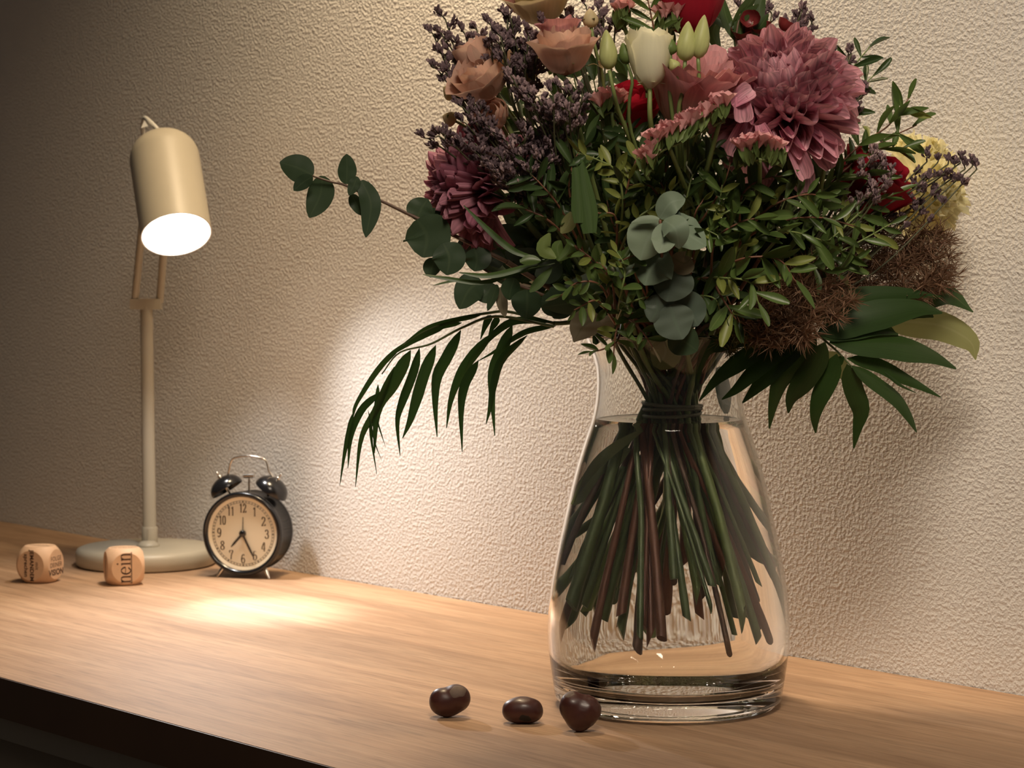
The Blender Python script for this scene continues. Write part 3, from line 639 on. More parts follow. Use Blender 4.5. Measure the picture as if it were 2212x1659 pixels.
# ------------------------------------------------------------------ flowers
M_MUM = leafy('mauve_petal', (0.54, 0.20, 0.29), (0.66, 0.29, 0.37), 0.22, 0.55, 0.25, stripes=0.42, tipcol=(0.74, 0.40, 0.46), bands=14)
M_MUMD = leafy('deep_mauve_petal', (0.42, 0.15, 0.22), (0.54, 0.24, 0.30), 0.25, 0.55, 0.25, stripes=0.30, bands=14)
M_IVORY = leafy('ivory_petal', (0.86, 0.83, 0.62), (0.90, 0.88, 0.70), 0.35, 0.5, 0.3, stripes=0.03)
M_BLUSH = leafy('blush_petal', (0.68, 0.36, 0.34), (0.76, 0.46, 0.42), 0.30, 0.55, 0.25, stripes=0.16, tipcol=(0.66, 0.31, 0.32))
M_PEACH = leafy('peach_petal', (0.72, 0.46, 0.36), (0.78, 0.54, 0.42), 0.30, 0.55, 0.25, stripes=0.06)
M_CREAM = leafy('cream_petal', (0.66, 0.55, 0.30), (0.70, 0.58, 0.36), 0.30, 0.55, 0.25, stripes=0.06)
M_RED = leafy('crimson_petal', (0.34, 0.010, 0.028), (0.45, 0.018, 0.04), 0.25, 0.5, 0.3, stripes=0.08)
M_LEMON = leafy('pale_yellow_petal', (0.93, 0.87, 0.52), (0.95, 0.90, 0.62), 0.45, 0.55, 0.2, stripes=0.10)
M_SALM = leafy('salmon_floret', (0.74, 0.36, 0.37), (0.84, 0.48, 0.47), 0.25, 0.6, 0.2)
M_BUD = leafy('green_white_bud', (0.50, 0.55, 0.19), (0.58, 0.60, 0.26), 0.2, 0.45, 0.35, stripes=0.18, bands=9)
M_SEP = leafy('sepal', (0.13, 0.19, 0.05), (0.18, 0.24, 0.07), 0.2, 0.5, 0.3)

M_WLEAF = leafy('submerged_leaf', (0.16, 0.18, 0.08), (0.19, 0.21, 0.10), 0.3, 0.4, 0.3)
MUMP = [grid_mesh('mum_petal', strap, 10, 4, c, 0.0, cp, mat=M_MUM) for c, cp in ((0.9, 0.55), (1.35, 0.7), (0.6, 0.5), (-0.45, 0.45), (1.9, 0.8))]
def mum(t, c, axis, R, n, mesh_of, th_max=118, slim=1.0, spread=0.0):
    axis = axis.normalized(); e1 = axis.orthogonal().normalized(); e2 = axis.cross(e1)
    cm0, cm1 = math.cos(math.radians(4)), math.cos(math.radians(th_max))
    for i in range(n):
        f = (i + 0.5) / n; th = math.acos(cm0 + (cm1 - cm0) * f ** 0.92); ph = i * 2.399963 + RND.uniform(-.12, .12)
        th += RND.uniform(-0.05, 0.05)
        rad = axis * math.cos(th) + (e1 * math.cos(ph) + e2 * math.sin(ph)) * math.sin(th)
        tan = (rad * math.cos(th) - axis); tan = tan if tan.length > 1e-4 else e1
        up = (axis - rad * axis.dot(rad)); up = up.normalized() if up.length > 1e-4 else e1
        # petals rise from a small core, the inner ones curving in over it
        lift = 0.55 * (1 - f) + 0.10
        d = (rad + up * lift * (0.6 if th > 1.2 else 0.15) + rv(0.06)).normalized()
        L = R * (0.60 + 0.42 * min(1, th / 1.0)) * RND.uniform(0.90, 1.06); w = slim * R * (0.21 + 0.12 * min(1, th / 1.3)) * RND.uniform(0.9, 1.15)
        base = c + rad * (0.10 * R) - axis * (0.06 * R)
        me = mesh_of[1 if f < .25 else (0 if f < .6 else RND.choice((0, 2, 2, 0, 3)))] if f > .10 else mesh_of[4]
        inst('petal', me, t, frame(base, d, up) @ Matrix.Diagonal((w, L, L * 0.85, 1)))
t = plant('chrysanthemum', 'large dusty pink chrysanthemum facing the camera at the upper right', 'flower', 'chrysanthemums in the bouquet')
mc = P((1692, 222, 0.115)); mum(t, mc, R_ * -0.20 + U_ * 0.62 - F_ * 0.76, 0.0585, 190, MUMP, 125)
for (u0, v0, u1, v1, d) in ((1640, 270, 1665, 340, .16), (1690, 280, 1745, 385, .15), (1740, 270, 1820, 330, .14), (1620, 250, 1580, 335, .15), (1600, 210, 1608, 262, .165), (1580, 225, 1625, 190, .165)):
    a, e = P((u0, v0, d)), P((u1, v1, d + .004)); inst('petal', MUMP[3], t, frame(a, e - a, TOCAM + U_ * .3) @ Matrix.Diagonal((0.0145, (e - a).length, (e - a).length, 1)))
add_stem(t, mc - (R_ * -0.20 + U_ * 0.62 - F_ * 0.76) * 0.015, 0.0036, G_DARK)
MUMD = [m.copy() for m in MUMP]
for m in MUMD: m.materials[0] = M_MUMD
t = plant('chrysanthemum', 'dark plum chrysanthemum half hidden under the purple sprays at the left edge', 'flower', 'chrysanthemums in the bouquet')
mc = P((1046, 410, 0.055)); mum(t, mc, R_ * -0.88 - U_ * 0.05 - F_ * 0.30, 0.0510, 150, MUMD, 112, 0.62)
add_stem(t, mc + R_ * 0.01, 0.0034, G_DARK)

def cup_petal(c, axis, e1, r0, r1, h, a0, aw, flare, ruf, seed, name, mat, parent, nl=8, nc=8, close=0.0):
    """one petal of a cup: part of a bellied surface of revolution, edge flared and ruffled"""
    e2 = axis.cross(e1); vs = []; fs = []; uv = []; o0 = ORG[parent.name]
    for i in range(nl + 1):
        t = i / nl; r = r0 + (r1 - r0) * math.sin(t * math.pi * 0.5 * 1.12) ** 0.5 - close * r1 * max(0, t - .55) ** 1.3 + flare * t ** 5
        for j in range(nc + 1):
            s = j / nc * 2 - 1; wd = math.sin(math.pi * min(1, .14 + .62 * t)) ** 0.7; a = a0 + aw * s * wd * 0.5
            rr = r * (1 + 0.05 * math.cos(3 * a + seed)) + ruf * t ** 3 * math.sin(4 * s + seed * 3) * r1 * 1.4; hh = h * (t - 0.10 * s * s * t) + ruf * h * t ** 4 * (math.sin(5 * s + seed) + .5 * math.sin(11 * s + 2 * seed))
            vs.append(tuple(c + axis * hh + (e1 * math.cos(a) + e2 * math.sin(a)) * rr - o0)); uv.append((j / nc, t))
    for i in range(nl):
        for j in range(nc): k = i * (nc + 1) + j; fs.append((k, k + 1, k + nc + 2, k + nc + 1))
    me = bpy.data.meshes.new(name); me.from_pydata(vs, [], fs); ul = me.uv_layers.new(name='UVMap')
    for lp in me.loops: ul.data[lp.index].uv = uv[lp.vertex_index]
    me.materials.append(mat); me.polygons.foreach_set('use_smooth', [True] * len(fs)); me.update()
    o = bpy.data.objects.new(name, me); COL.objects.link(o); o.parent = parent; ORG[o.name] = o0; return o
def bloom(t, c, axis, R, H, mat, layers, ruf=0.05, flare=0.3, inner_mat=None, close=0.1, name='petal'):
    axis = axis.normalized(); e1 = (R_ - axis * R_.dot(axis)).normalized(); a = RND.uniform(0, 6)
    for li, (n, fr, fh, fl) in enumerate(layers):
        for k in range(n):
            cup_petal(c, axis, e1, R * 0.10, R * fr, H * fh * RND.uniform(.94, 1.04), a + k * 2 * math.pi / n + RND.uniform(-.15, .15), min(2.6, 2 * math.pi / n * 1.55), R * flare * fl, ruf, RND.uniform(0, 6), name, (inner_mat if inner_mat and li == 0 else mat), t, close=close)
        a += 1.1
def calyx(t, c, axis, L, n=5, w=0.0045, out=0.8, mat=None):
    axis = axis.normalized(); e1 = axis.orthogonal().normalized(); e2 = axis.cross(e1)
    for k in range(n):
        a = 2 * math.pi * k / n; r = e1 * math.cos(a) + e2 * math.sin(a)
        leaf_path(t, [c, c + axis * L * .35 + r * L * 0.45 * out, c + axis * L * (.55 - .3 * out) + r * L * out], w, mat or M_SEP, nrm=axis + r * .3, name='sepal', n=6, nc=2)
def bud(t, base, tip, w, mat=M_BUD, name='bud', spiral=1.1):
    d = tip - base; L = d.length; b = MB(); M = frame(base, d, TOCAM) @ Matrix.Rotation(math.radians(-90), 4, 'X')
    n0 = 20; prof_ = [(0.16, 0.0), (0.55, 0.05), (0.86, 0.16), (1.0, 0.32), (0.93, 0.5), (0.72, 0.68), (0.46, 0.84), (0.22, 0.95), (0.04, 1.0)]
    if (M.to_3x3() @ Vector((0, 0, 1))).dot(d) < 0: raise RuntimeError('bud axis')
    vs = []
    for (r, z) in prof_:
        for j in range(n0):
            a = 2 * math.pi * j / n0 + spiral * z; q = r * w / 2 * (1 + 0.10 * abs(math.sin(1.5 * (a - 2 * spiral * z)))); vs.append(tuple(M @ Vector((q * math.cos(a), q * math.sin(a), z * L))))
    fs = [(i * n0 + j, i * n0 + (j + 1) % n0, (i + 1) * n0 + (j + 1) % n0, (i + 1) * n0 + j) for i in range(len(prof_) - 1) for j in range(n0)]
    b.add(vs, fs); o = b.build(name, mat, t)
    ul = o.data.uv_layers.new(name='UVMap')
    for lp in o.data.loops: k = lp.vertex_index; ul.data[lp.index].uv = ((k % n0) / n0, (k // n0) / (len(prof_) - 1))
    return o
def twig_tube(t, pts, r0, r1, mat, name='branchlet', n=14, sides=6):
    b = MB(); b.tube(spline(pts, n), r0, r1, sides=sides); return b.build(name, mat, t)

# white lisianthus: open bloom and buds on two stems
t = plant('lisianthus', 'white lisianthus with one open ivory bloom and two green buds on its left', 'flower', 'lisianthus stems')
D = 0.165
c = P((1404, 192, D)); bloom(t, c, U_ + R_ * -0.03, 0.0165, 0.0435, M_IVORY, [(3, .62, 1.04, .3), (3, .84, 1.0, .6), (3, 1.0, .92, .8)], ruf=0.05, flare=0.20, close=0.30)
calyx(t, c, U_, 0.013, 5, 0.004, .9, M_IVORY)
j = P((1422, 420, .12))
add_stem(t, j, 0.0026, G_STEM)
twig_tube(t, [c, P((1404, 250, D)), P((1412, 320, .145)), j], 0.0018, 0.0022, G_PALE)
bud(t, P((1316, 150, D)), P((1309, 64, D)), 0.0130); twig_tube(t, [P((1316, 152, D)), P((1326, 200, D)), P((1340, 250, .15)), P((1395, 380, .12)), j], 0.0015, 0.0017, G_PALE)
bud(t, P((1355, 138, D)), P((1345, 92, D)), 0.0095, M_SEP); twig_tube(t, [P((1355, 137, D)), P((1366, 175, D)), P((1360, 215, .158)), P((1362, 280, .145)), P((1400, 390, .12)), j], 0.0012, 0.0014, G_STEM)
calyx(t, P((1355, 130, D)), U_, 0.017, 4, 0.002, .35)
t = plant('lisianthus', 'lisianthus stem carrying a pair of tall pale green buds beside the pink bloom', 'flower', 'lisianthus stems')
j = P((1475, 420, .12)); add_stem(t, j, 0.0026, G_STEM)
for (bu, bv, tu, tv, w, m, path) in ((1480, 132, 1487, 46, .0140, M_BUD, [(1474, 200, .165), (1466, 250, .16)]), (1508, 126, 1522, 32, .0125, M_BUD, [(1511, 190, .165), (1512, 245, .16)]),
        (1448, 118, 1452, 84, .0085, M_SEP, [(1446, 180, .16), (1452, 245, .155)]), (1462, 152, 1448, 127, .0085, M_BUD, [(1470, 200, .16), (1470, 240, .155)])):
    bud(t, P((bu, bv, .17)), P((tu, tv, .17)), w, m); twig_tube(t, [P((bu, bv, .17))] + [P(q) for q in path] + [j], 0.0014, 0.0017, G_STEM)
    calyx(t, P((bu, bv, .17)), P((tu, tv, .17)) - P((bu, bv, .17)), 0.012, 3, 0.0018, .28)

water_leaf(t, [(1400, 935, .03), (1300, 1010, .035), (1235, 1090, .03)], 36, M_WLEAF); water_leaf(t, [(1380, 980, .01), (1300, 1060, .012), (1240, 1095, .01)], 52, M_WLEAF)
# blush lisianthus bloom
t = plant('lisianthus', 'ruffled blush pink bloom behind the green bud stems, left of the big chrysanthemum', 'flower', 'lisianthus stems')
c = P((1478, 280, .125)); bloom(t, c, U_ * .8 + R_ * .15 - F_ * .35, 0.030, 0.055, M_BLUSH, [(4, .45, .95, .4), (5, .65, 1.0, .8), (5, .85, 1.0, 1.0), (5, 1.0, .96, 1.1)], ruf=0.07, flare=0.40, close=0.0)
calyx(t, c, U_, 0.02, 5, 0.003, .5); add_stem(t, c, 0.0026, G_STEM)

# spray roses
ROSE = [(3, .30, .95, -.2), (3, .48, 1.03, -.1), (3, .66, 1.04, 0), (4, .84, .98, .2), (3, .98, .86, .7)]
t = plant('spray_rose', 'peach rose with a folded bud above it, left of the white lisianthus', 'flower', 'peach spray roses')
c = P((1222, 162, .125)); bloom(t, c, U_ * .9 - R_ * .06 - F_ * .28, 0.0215, 0.034, M_PEACH, ROSE, ruf=0.035, flare=0.5, close=0.05)
calyx(t, c, U_, 0.022, 5, 0.0035, 1.0); add_stem(t, c - U_ * .003, 0.0024, G_STEM)
c2 = P((1212, 108, .115)); bloom(t, c2, U_ - F_ * .1 - R_ * .1, 0.0125, 0.024, M_BLUSH, [(3, .5, .95, 0), (3, .8, 1, .2), (3, 1, .95, .9)], ruf=0.03, flare=0.5, close=0.1)
twig_tube(t, [c2, P((1216, 140, .105)), c], 0.0014, 0.0016, G_STEM)
bud(t, P((1277, 60, .11)), P((1274, 18, .11)), 0.0115, M_CREAM); calyx(t, P((1277, 60, .11)), U_, .016, 5, .0028, .55)
twig_tube(t, [P((1277, 60, .11)), P((1287, 110, .11)), P((1300, 160, .105)), P((1310, 250, .09))], 0.0013, 0.0016, G_STEM)
calyx(t, P((1302, 148, .12)), U_ - R_ * .3, 0.016, 4, 0.004, .7, M_CREAM)
t = plant('spray_rose', 'cream and pink rose cut by the top edge of the photo', 'flower', 'peach spray roses')
c = P((1172, 52, .075)); bloom(t, c, U_ * .85 - R_ * .15 - F_ * .4, 0.0225, 0.033, M_CREAM, ROSE, ruf=0.04, flare=0.6, inner_mat=M_RED, close=0.0); calyx(t, c, U_, .02, 5, .003, 1); add_stem(t, c, 0.0022, G_STEM)
c2 = P((1125, 30, .08)); bloom(t, c2, U_ - R_ * .3 - F_ * .3, 0.014, 0.022, M_BLUSH, ROSE[:3], ruf=0.03, flare=0.4); twig_tube(t, [c2, P((1150, 75, .06)), P((1190, 160, .05))], .0013, .0016, G_STEM)
t = plant('spray_rose', 'shaded peach rose behind the purple sprays at the upper left, with buds hanging outward', 'flower', 'peach spray roses')
c = P((1062, 208, .075)); bloom(t, c, U_ * .7 - R_ * .45 - F_ * .5, 0.0225, 0.031, M_PEACH, ROSE, ruf=0.035, flare=0.5); calyx(t, c, U_, .02, 5, .003, 1); add_stem(t, c, 0.0024, G_STEM)
for (cu, cv, r, h, m, ax) in ((1045, 158, .0165, .026, M_PEACH, U_ - R_ * .5), (1078, 262, .0150, .022, M_PEACH, -F_ - R_ * .4 + U_ * .3), (1128, 188, .0170, .026, M_CREAM, U_ - F_ * .6)):
    c2 = P((cu, cv, .07)); bloom(t, c2, ax, r, h, m, ROSE[1:4], ruf=0.03, flare=0.4); calyx(t, c2, ax, .016, 5, .0026, .9); twig_tube(t, [c2, P((cu + 40, cv + 60, .055)), P((1170, 340, .04))], .0013, .0017, G_STEM)
for (bu, bv, tu, tv, w) in ((985, 208, 958, 188, .0125), (985, 262, 956, 250, .0115)):
    bud(t, P((bu, bv, .06)), P((tu, tv, .06)), w, M_CREAM, spiral=.4); calyx(t, P((bu, bv, .06)), P((tu, tv, .06)) - P((bu, bv, .06)), .019, 5, .0025, .5)
    twig_tube(t, [P((bu, bv, .06)), P((bu + 45, bv + 25, .058)), P((1120, 330, .045))], .0012, .0016, G_STEM)

# red roses
t = plant('red_rose', 'crimson rose cut by the top edge above the tall green buds', 'flower', 'red roses')
c = P((1487, 78, .085)); bloom(t, c, U_ - F_ * .2, 0.0265, 0.048, M_RED, ROSE, ruf=0.02, flare=0.25); add_stem(t, c, 0.003, G_DARK)
t = plant('red_rose', 'crimson rose hidden among leaves at the right, below the big chrysanthemum', 'flower', 'red roses')
c = P((1840, 455, .045)); bloom(t, c, U_ * .75 + R_ * .55 - F_ * .3, 0.0290, 0.048, M_RED, ROSE, ruf=0.02, flare=0.3); add_stem(t, c, 0.003, G_DARK)
t = plant('red_rose', 'shaded red rose deep in the bouquet behind the white lisianthus', 'flower', 'red roses')
c = P((1365, 270, .06)); bloom(t, c, U_ - F_ * .7, 0.022, 0.03, M_RED, ROSE, ruf=0.02, flare=0.3); add_stem(t, c, 0.003, G_DARK)

# carnations
CARP = [grid_mesh('carnation_petal', fan, 8, 10, c, 0, 0.15, ruffle=0.10, rn=3.2, notch=0.0, mat=M_LEMON, seed=s) for c, s in ((0.5, 0), (0.1, 1), (-0.5, 2), (0.9, 3))]
def carnation(t, c, axis, R, n):
    axis = axis.normalized(); e1 = axis.orthogonal().normalized(); e2 = axis.cross(e1)
    for i in range(n):
        f = (i + .5) / n; th = math.radians(8 + 100 * f ** 0.8); ph = i * 2.39996
        rad = axis * math.cos(th) + (e1 * math.cos(ph) + e2 * math.sin(ph)) * math.sin(th); up = (axis - rad * axis.dot(rad)).normalized()
        L = R * (0.8 + .25 * f) * RND.uniform(.9, 1.08)
        inst('petal', CARP[min(3, int(RND.random() * 3) if f > .3 else 3)], t, frame(c - axis * R * .35 + rad * R * .12, rad + rv(.08), up) @ Matrix.Rotation(RND.uniform(-.5, .5), 4, 'Y') @ Matrix.Diagonal((L * .95, L, L, 1)))
t = plant('carnation', 'bright pale yellow carnation at the right edge, the lower of two', 'flower', 'yellow carnations')
c = P((2015, 420, .016)); carnation(t, c, R_ * .50 - F_ * .80 + U_ * .05, 0.0325, 50)
b = MB(); b.lathe([(0.0, -.024), (.004, -.022), (.0062, -.010), (.0068, .0)], frame(c - (R_ * .75 - F_ * .45 - U_ * .25) * .012, R_ * .75 - F_ * .45 - U_ * .25, U_) @ Matrix.Rotation(math.radians(-90), 4, 'X'), 14); b.build('calyx_tube', M_SEP, t)
add_stem(t, c - (R_ * .75 - F_ * .45 - U_ * .25) * .03, 0.0021, G_PALE)
t = plant('carnation', 'dimmer pale yellow carnation tucked behind leaves, the upper of two', 'flower', 'yellow carnations')
c = P((2005, 345, -.022)); carnation(t, c, R_ * .4 + U_ * .6 - F_ * .6, 0.0265, 40); add_stem(t, c - R_ * .02 - U_ * .02, 0.0021, G_PALE)

# pink statice: papery florets on green combs
def floret_mesh():
    vs = [(0, 0, 0)]; fs = []; n = 12
    for k in range(n):
        a = 2 * math.pi * k / n; r = 0.26; vs.append((r * math.cos(a), 0.55, r * math.sin(a)))
    for k in range(n):
        a = 2 * math.pi * k / n; r = 0.62 if k % 2 else 0.50; vs.append((r * math.cos(a), 0.95 + .12 * math.sin(5 * a), r * math.sin(a)))
    for k in range(n): fs.append((0, 1 + k, 1 + (k + 1) % n)); fs.append((1 + k, 1 + n + k, 1 + n + (k + 1) % n, 1 + (k + 1) % n))
    me = bpy.data.meshes.new('floret'); me.from_pydata(vs, [], fs); me.materials.append(M_SALM); me.update(); return me
FLO = floret_mesh()
M_CAL = leafy('statice_calyx', (0.10, 0.15, 0.04), (0.15, 0.20, 0.06), 0.15, 0.55)
CAL = grid_mesh('calyx_scale', lance, 3, 2, 0.2, .3, mat=M_CAL)
def statice(label, paths, join, rows=3, size=0.0105, dr=0.0):
    t = plant('statice', label, 'flower', 'pink statice')
    j = P(join); add_stem(t, j, 0.0028, G_STEM)
    for (pts, n) in paths:
        sp = spline([P(p) for p in pts], 24)
        lowp = [p - U_ * .0075 for p in sp]; twig_tube(t, lowp + [], 0.0012, 0.0009, G_PALE, n=20)
        twig_tube(t, [lowp[len(lowp) // 2], lowp[len(lowp) // 2].lerp(j, .5) - F_ * .004, j], 0.0016, 0.0022, G_STEM)
        for i in range(n):
            q = sp[int((i + .5) / n * 23)]
            for r in range(rows):
                c = q + F_ * ((r - (rows - 1) / 2) * size * .8) + U_ * RND.uniform(-.002, .002) + rv(.0008)
                d = (U_ + R_ * RND.uniform(-.35, .35) - F_ * RND.uniform(-.1, .45)).normalized(); s = size * RND.uniform(.85, 1.2)
                inst('floret', FLO, t, frame(c, d, TOCAM) @ Matrix.Rotation(RND.uniform(0, 3), 4, 'Y') @ Matrix.Diagonal((s, s, s, 1)))
                for k in range(2):
                    inst('calyx', CAL, t, frame(c - d * s * .8, d + rv(.25), TOCAM + rv(.3)) @ Matrix.Diagonal((s * .4, s * 1.35, s, 1)))
statice('long curved comb of pink statice in the middle, rising to the right', [([(1398, 358, .185), (1418, 312, .185), (1470, 285, .182), (1525, 258, .18)], 13), ([(1540, 250, .178), (1566, 240, .178)], 3)], (1500, 460, .115))
statice('flat pink statice cluster under the big chrysanthemum', [([(1596, 336, .175), (1640, 322, .175), (1690, 336, .175)], 11)], (1636, 460, .11))
statice('shaded pink statice cluster below the white lisianthus buds', [([(1293, 235, .12), (1320, 222, .12), (1345, 245, .12)], 5)], (1345, 400, .09))
statice('pale pink statice at the top behind the white lisianthus', [([(1330, 38, .09), (1362, 28, .09)], 3), ([(1424, 48, .10), (1470, 38, .10)], 4)], (1400, 200, .07))
statice('pink statice sticking out below the chrysanthemum on the right', [([(1765, 330, .10), (1800, 318, .10)], 4), ([(1700, 352, .13), (1728, 378, .13)], 3)], (1760, 470, .07))

# dark red wax flowers
t = plant('wax_flower', 'small dark red cup flowers at the top above the big chrysanthemum', 'flower')
M_WAX = leafy('wax_red', (0.16, 0.020, 0.022), (0.20, 0.03, 0.03), 0.1, 0.35, 0.5)
j = P((1660, 200, .03)); add_stem(t, j, 0.0018, G_BROWN)
for (u, v) in ((1648, 62), (1690, 55), (1600, 72), (1672, 88), (1625, 40)):
    c = P((u, v, .05)); bloom(t, c - U_ * .004, U_ * .6 - F_ * .7 + rv(.25), 0.0075, 0.008, M_WAX, [(5, .95, 1, .5)], ruf=.02); twig_tube(t, [c - U_ * .004, c - U_ * .02 + rv(.002), j], .0009, .0012, G_BROWN)
# ------------------------------------------------------------------ purple sea-lavender sprays
M_LIM = leafy('dusky_purple', (0.135, 0.092, 0.105), (0.18, 0.122, 0.135), 0.15, 0.7, 0.2); M_LIML = leafy('silvery_mauve', (0.42, 0.30, 0.30), (0.36, 0.25, 0.26), 0.2, 0.7, 0.2)
M_LST = plain('spray_stem', (0.075, 0.075, 0.035), 0.6)
def spindle(b, p, d, L, w):
    d = d.normalized(); x = d.orthogonal().normalized(); y = d.cross(x); n = len(b.v); m = p + d * L * .62; e = p + d * L
    vs = [p] + [m + (x * math.cos(a) + y * math.sin(a)) * w for a in (0, 2.09, 4.19)] + [e + x * w * .55, e - x * w * .4 + y * w * .4]
    b.v += [tuple(q) for q in vs]
    for f in ((0, 2, 1), (0, 3, 2), (0, 1, 3), (1, 2, 5, 4), (2, 3, 5), (3, 1, 4, 5)): b.f.append(tuple(n + i for i in f)); b.m.append(b.mi)
def lavender(label, root, tips, light=0.15, dens=1.0, stem=0.0020, name='sea_lavender'):
    """root: where the spray forks; tips: (u, v, d, radius px)"""
    t = plant(name, label, 'flower', 'purple sea lavender sprays')
    rp = P(root); add_stem(t, rp, stem, G_DARK)
    br = MB(); fl = MB()
    for (u, v, d, r) in tips:
        tp = P((u, v, d)); mid = rp.lerp(tp, .5) + (tp - rp).length * .08 * (U_ * -.6 + rv(.6)); sp = spline([rp, mid, tp], 14)
        br.tube(sp, 0.0011, 0.0006, sides=5); rr = r * PX; main = (sp[-1] - sp[-4]).normalized(); sideways = main.cross(TOCAM).normalized()
        nb = 6 if r > 22 else 4
        for k in range(nb):
            q = sp[-1 - int(k * 1.2)]; sg = 1 if k % 2 else -1
            e = q + (main * .65 + sideways * sg * RND.uniform(.3, .9) - F_ * RND.uniform(-.6, .6) + U_ * .35).normalized() * rr * RND.uniform(.6, 1.05); br.tube([q, q.lerp(e, .5) + rv(.0006), e], .0006, .0004, sides=4)
            up = ((e - q).normalized() * .6 + U_ * .5).normalized()
            for i in range(int(20 * dens)):
                c = q.lerp(e, RND.uniform(.3, 1.05)) + rv(rr * .10); L = RND.uniform(.0036, .0058); fl.mi = 1 if RND.random() < light else 0
                spindle(fl, c, up + rv(.33), L, L * .27)
    o = br.build('branchlets', M_LST, t); o['kind'] = 'stuff'; o = fl.build('florets', [M_LIM, M_LIML], t, smooth=False); o['kind'] = 'stuff'
def scat(pts, d, r, jit=8): return [(u + RND.uniform(-jit, jit), v + RND.uniform(-jit, jit), d + RND.uniform(-.012, .012), r) for u, v in pts]
lavender('purple sea lavender with the outermost upper tips, at the far upper left', (1075, 330, .06), [(962, 42, .06, 24), (935, 72, .06, 18), (955, 75, .065, 16), (1005, 75, .065, 20), (1030, 65, .065, 22), (995, 100, .07, 20), (960, 120, .07, 22), (945, 150, .065, 22), (975, 105, .06, 18), (965, 160, .07, 22), (1010, 130, .07, 18), (1040, 95, .075, 22), (985, 180, .07, 14), (1060, 110, .08, 22), (1040, 165, .09, 14)])
lavender('dense purple sea lavender before the top rose at the upper left', (1150, 320, .07), scat([(1090, 35), (1110, 60), (1135, 70), (1085, 75), (1110, 95), (1080, 100), (1140, 105), (1160, 85), (1065, 60), (1170, 60), (1100, 45), (1125, 120)], .10, 24))
lavender('purple sea lavender fanning low over the dark chrysanthemum', (1140, 420, .07), scat([(925, 300), (945, 295), (965, 290), (1000, 300), (1020, 310), (1045, 300), (1035, 335), (1060, 330), (1085, 345), (1000, 240), (1020, 225), (1040, 250), (1005, 265), (1060, 280)], .10, 22))
lavender('silvery tipped purple sea lavender in the left middle of the bouquet', (1240, 430, .10), scat([(1190, 200), (1215, 190), (1240, 205), (1262, 200), (1235, 240), (1215, 235), (1195, 230), (1255, 230), (1170, 215), (1140, 200), (1150, 230), (1130, 175), (1105, 180)], .145, 22), light=.55)
lavender('dusky mauve sea lavender mass above the eucalyptus on the left', (1190, 470, .07), scat([(1080, 380), (1110, 370), (1140, 380), (1165, 350), (1190, 350), (1120, 335), (1150, 320), (1180, 310), (1100, 310), (1125, 290), (1160, 280), (1190, 270), (1210, 300), (1080, 330), (1050, 370), (1130, 400), (1095, 400), (1200, 330)], .125, 26), light=.3, dens=1.3)
lavender('dark purple sea lavender at the top between the rose bud and the lisianthus', (1300, 260, .06), scat([(1225, 15), (1245, 30), (1260, 10), (1290, 25), (1310, 15), (1240, 55), (1285, 60), (1330, 20), (1205, 35)], .07, 18))
lavender('thin purple sea lavender at the top right edge of the bouquet', (1650, 250, .02), scat([(1700, 60), (1725, 40), (1745, 35), (1755, 45), (1720, 75), (1735, 60), (1680, 105), (1700, 95), (1600, 20), (1625, 70), (1640, 90), (1665, 30), (1740, 20), (1640, 15)], .03, 18))
lavender('purple sea lavender peeping out right of the big chrysanthemum', (1740, 330, .02), scat([(1735, 110), (1760, 112), (1790, 110), (1810, 115), (1845, 110), (1830, 118), (1855, 185), (1840, 175), (1865, 195), (1850, 235), (1855, 205), (1840, 200)], .025, 16))
lavender('silvery sea lavender in front of the yellow carnations', (1740, 560, .07), scat([(1890, 335), (1900, 348), (1882, 345), (1908, 350), (1912, 370), (1922, 388), (1930, 378), (1895, 385), (1915, 398), (1885, 400), (1820, 440)], .085, 18), light=.6)
lavender('long purple sea lavender arching right across the yellow carnation', (1600, 680, .075), [(2002, 350, .06, 22), (2025, 352, .06, 18), (2048, 355, .06, 20), (2062, 362, .058, 18), (2085, 365, .056, 18), (2100, 360, .055, 18), (2110, 366, .055, 14), (2040, 395, .06, 10), (1995, 420, .06, 9), (2075, 352, .057, 16)], light=.1, stem=.0018)

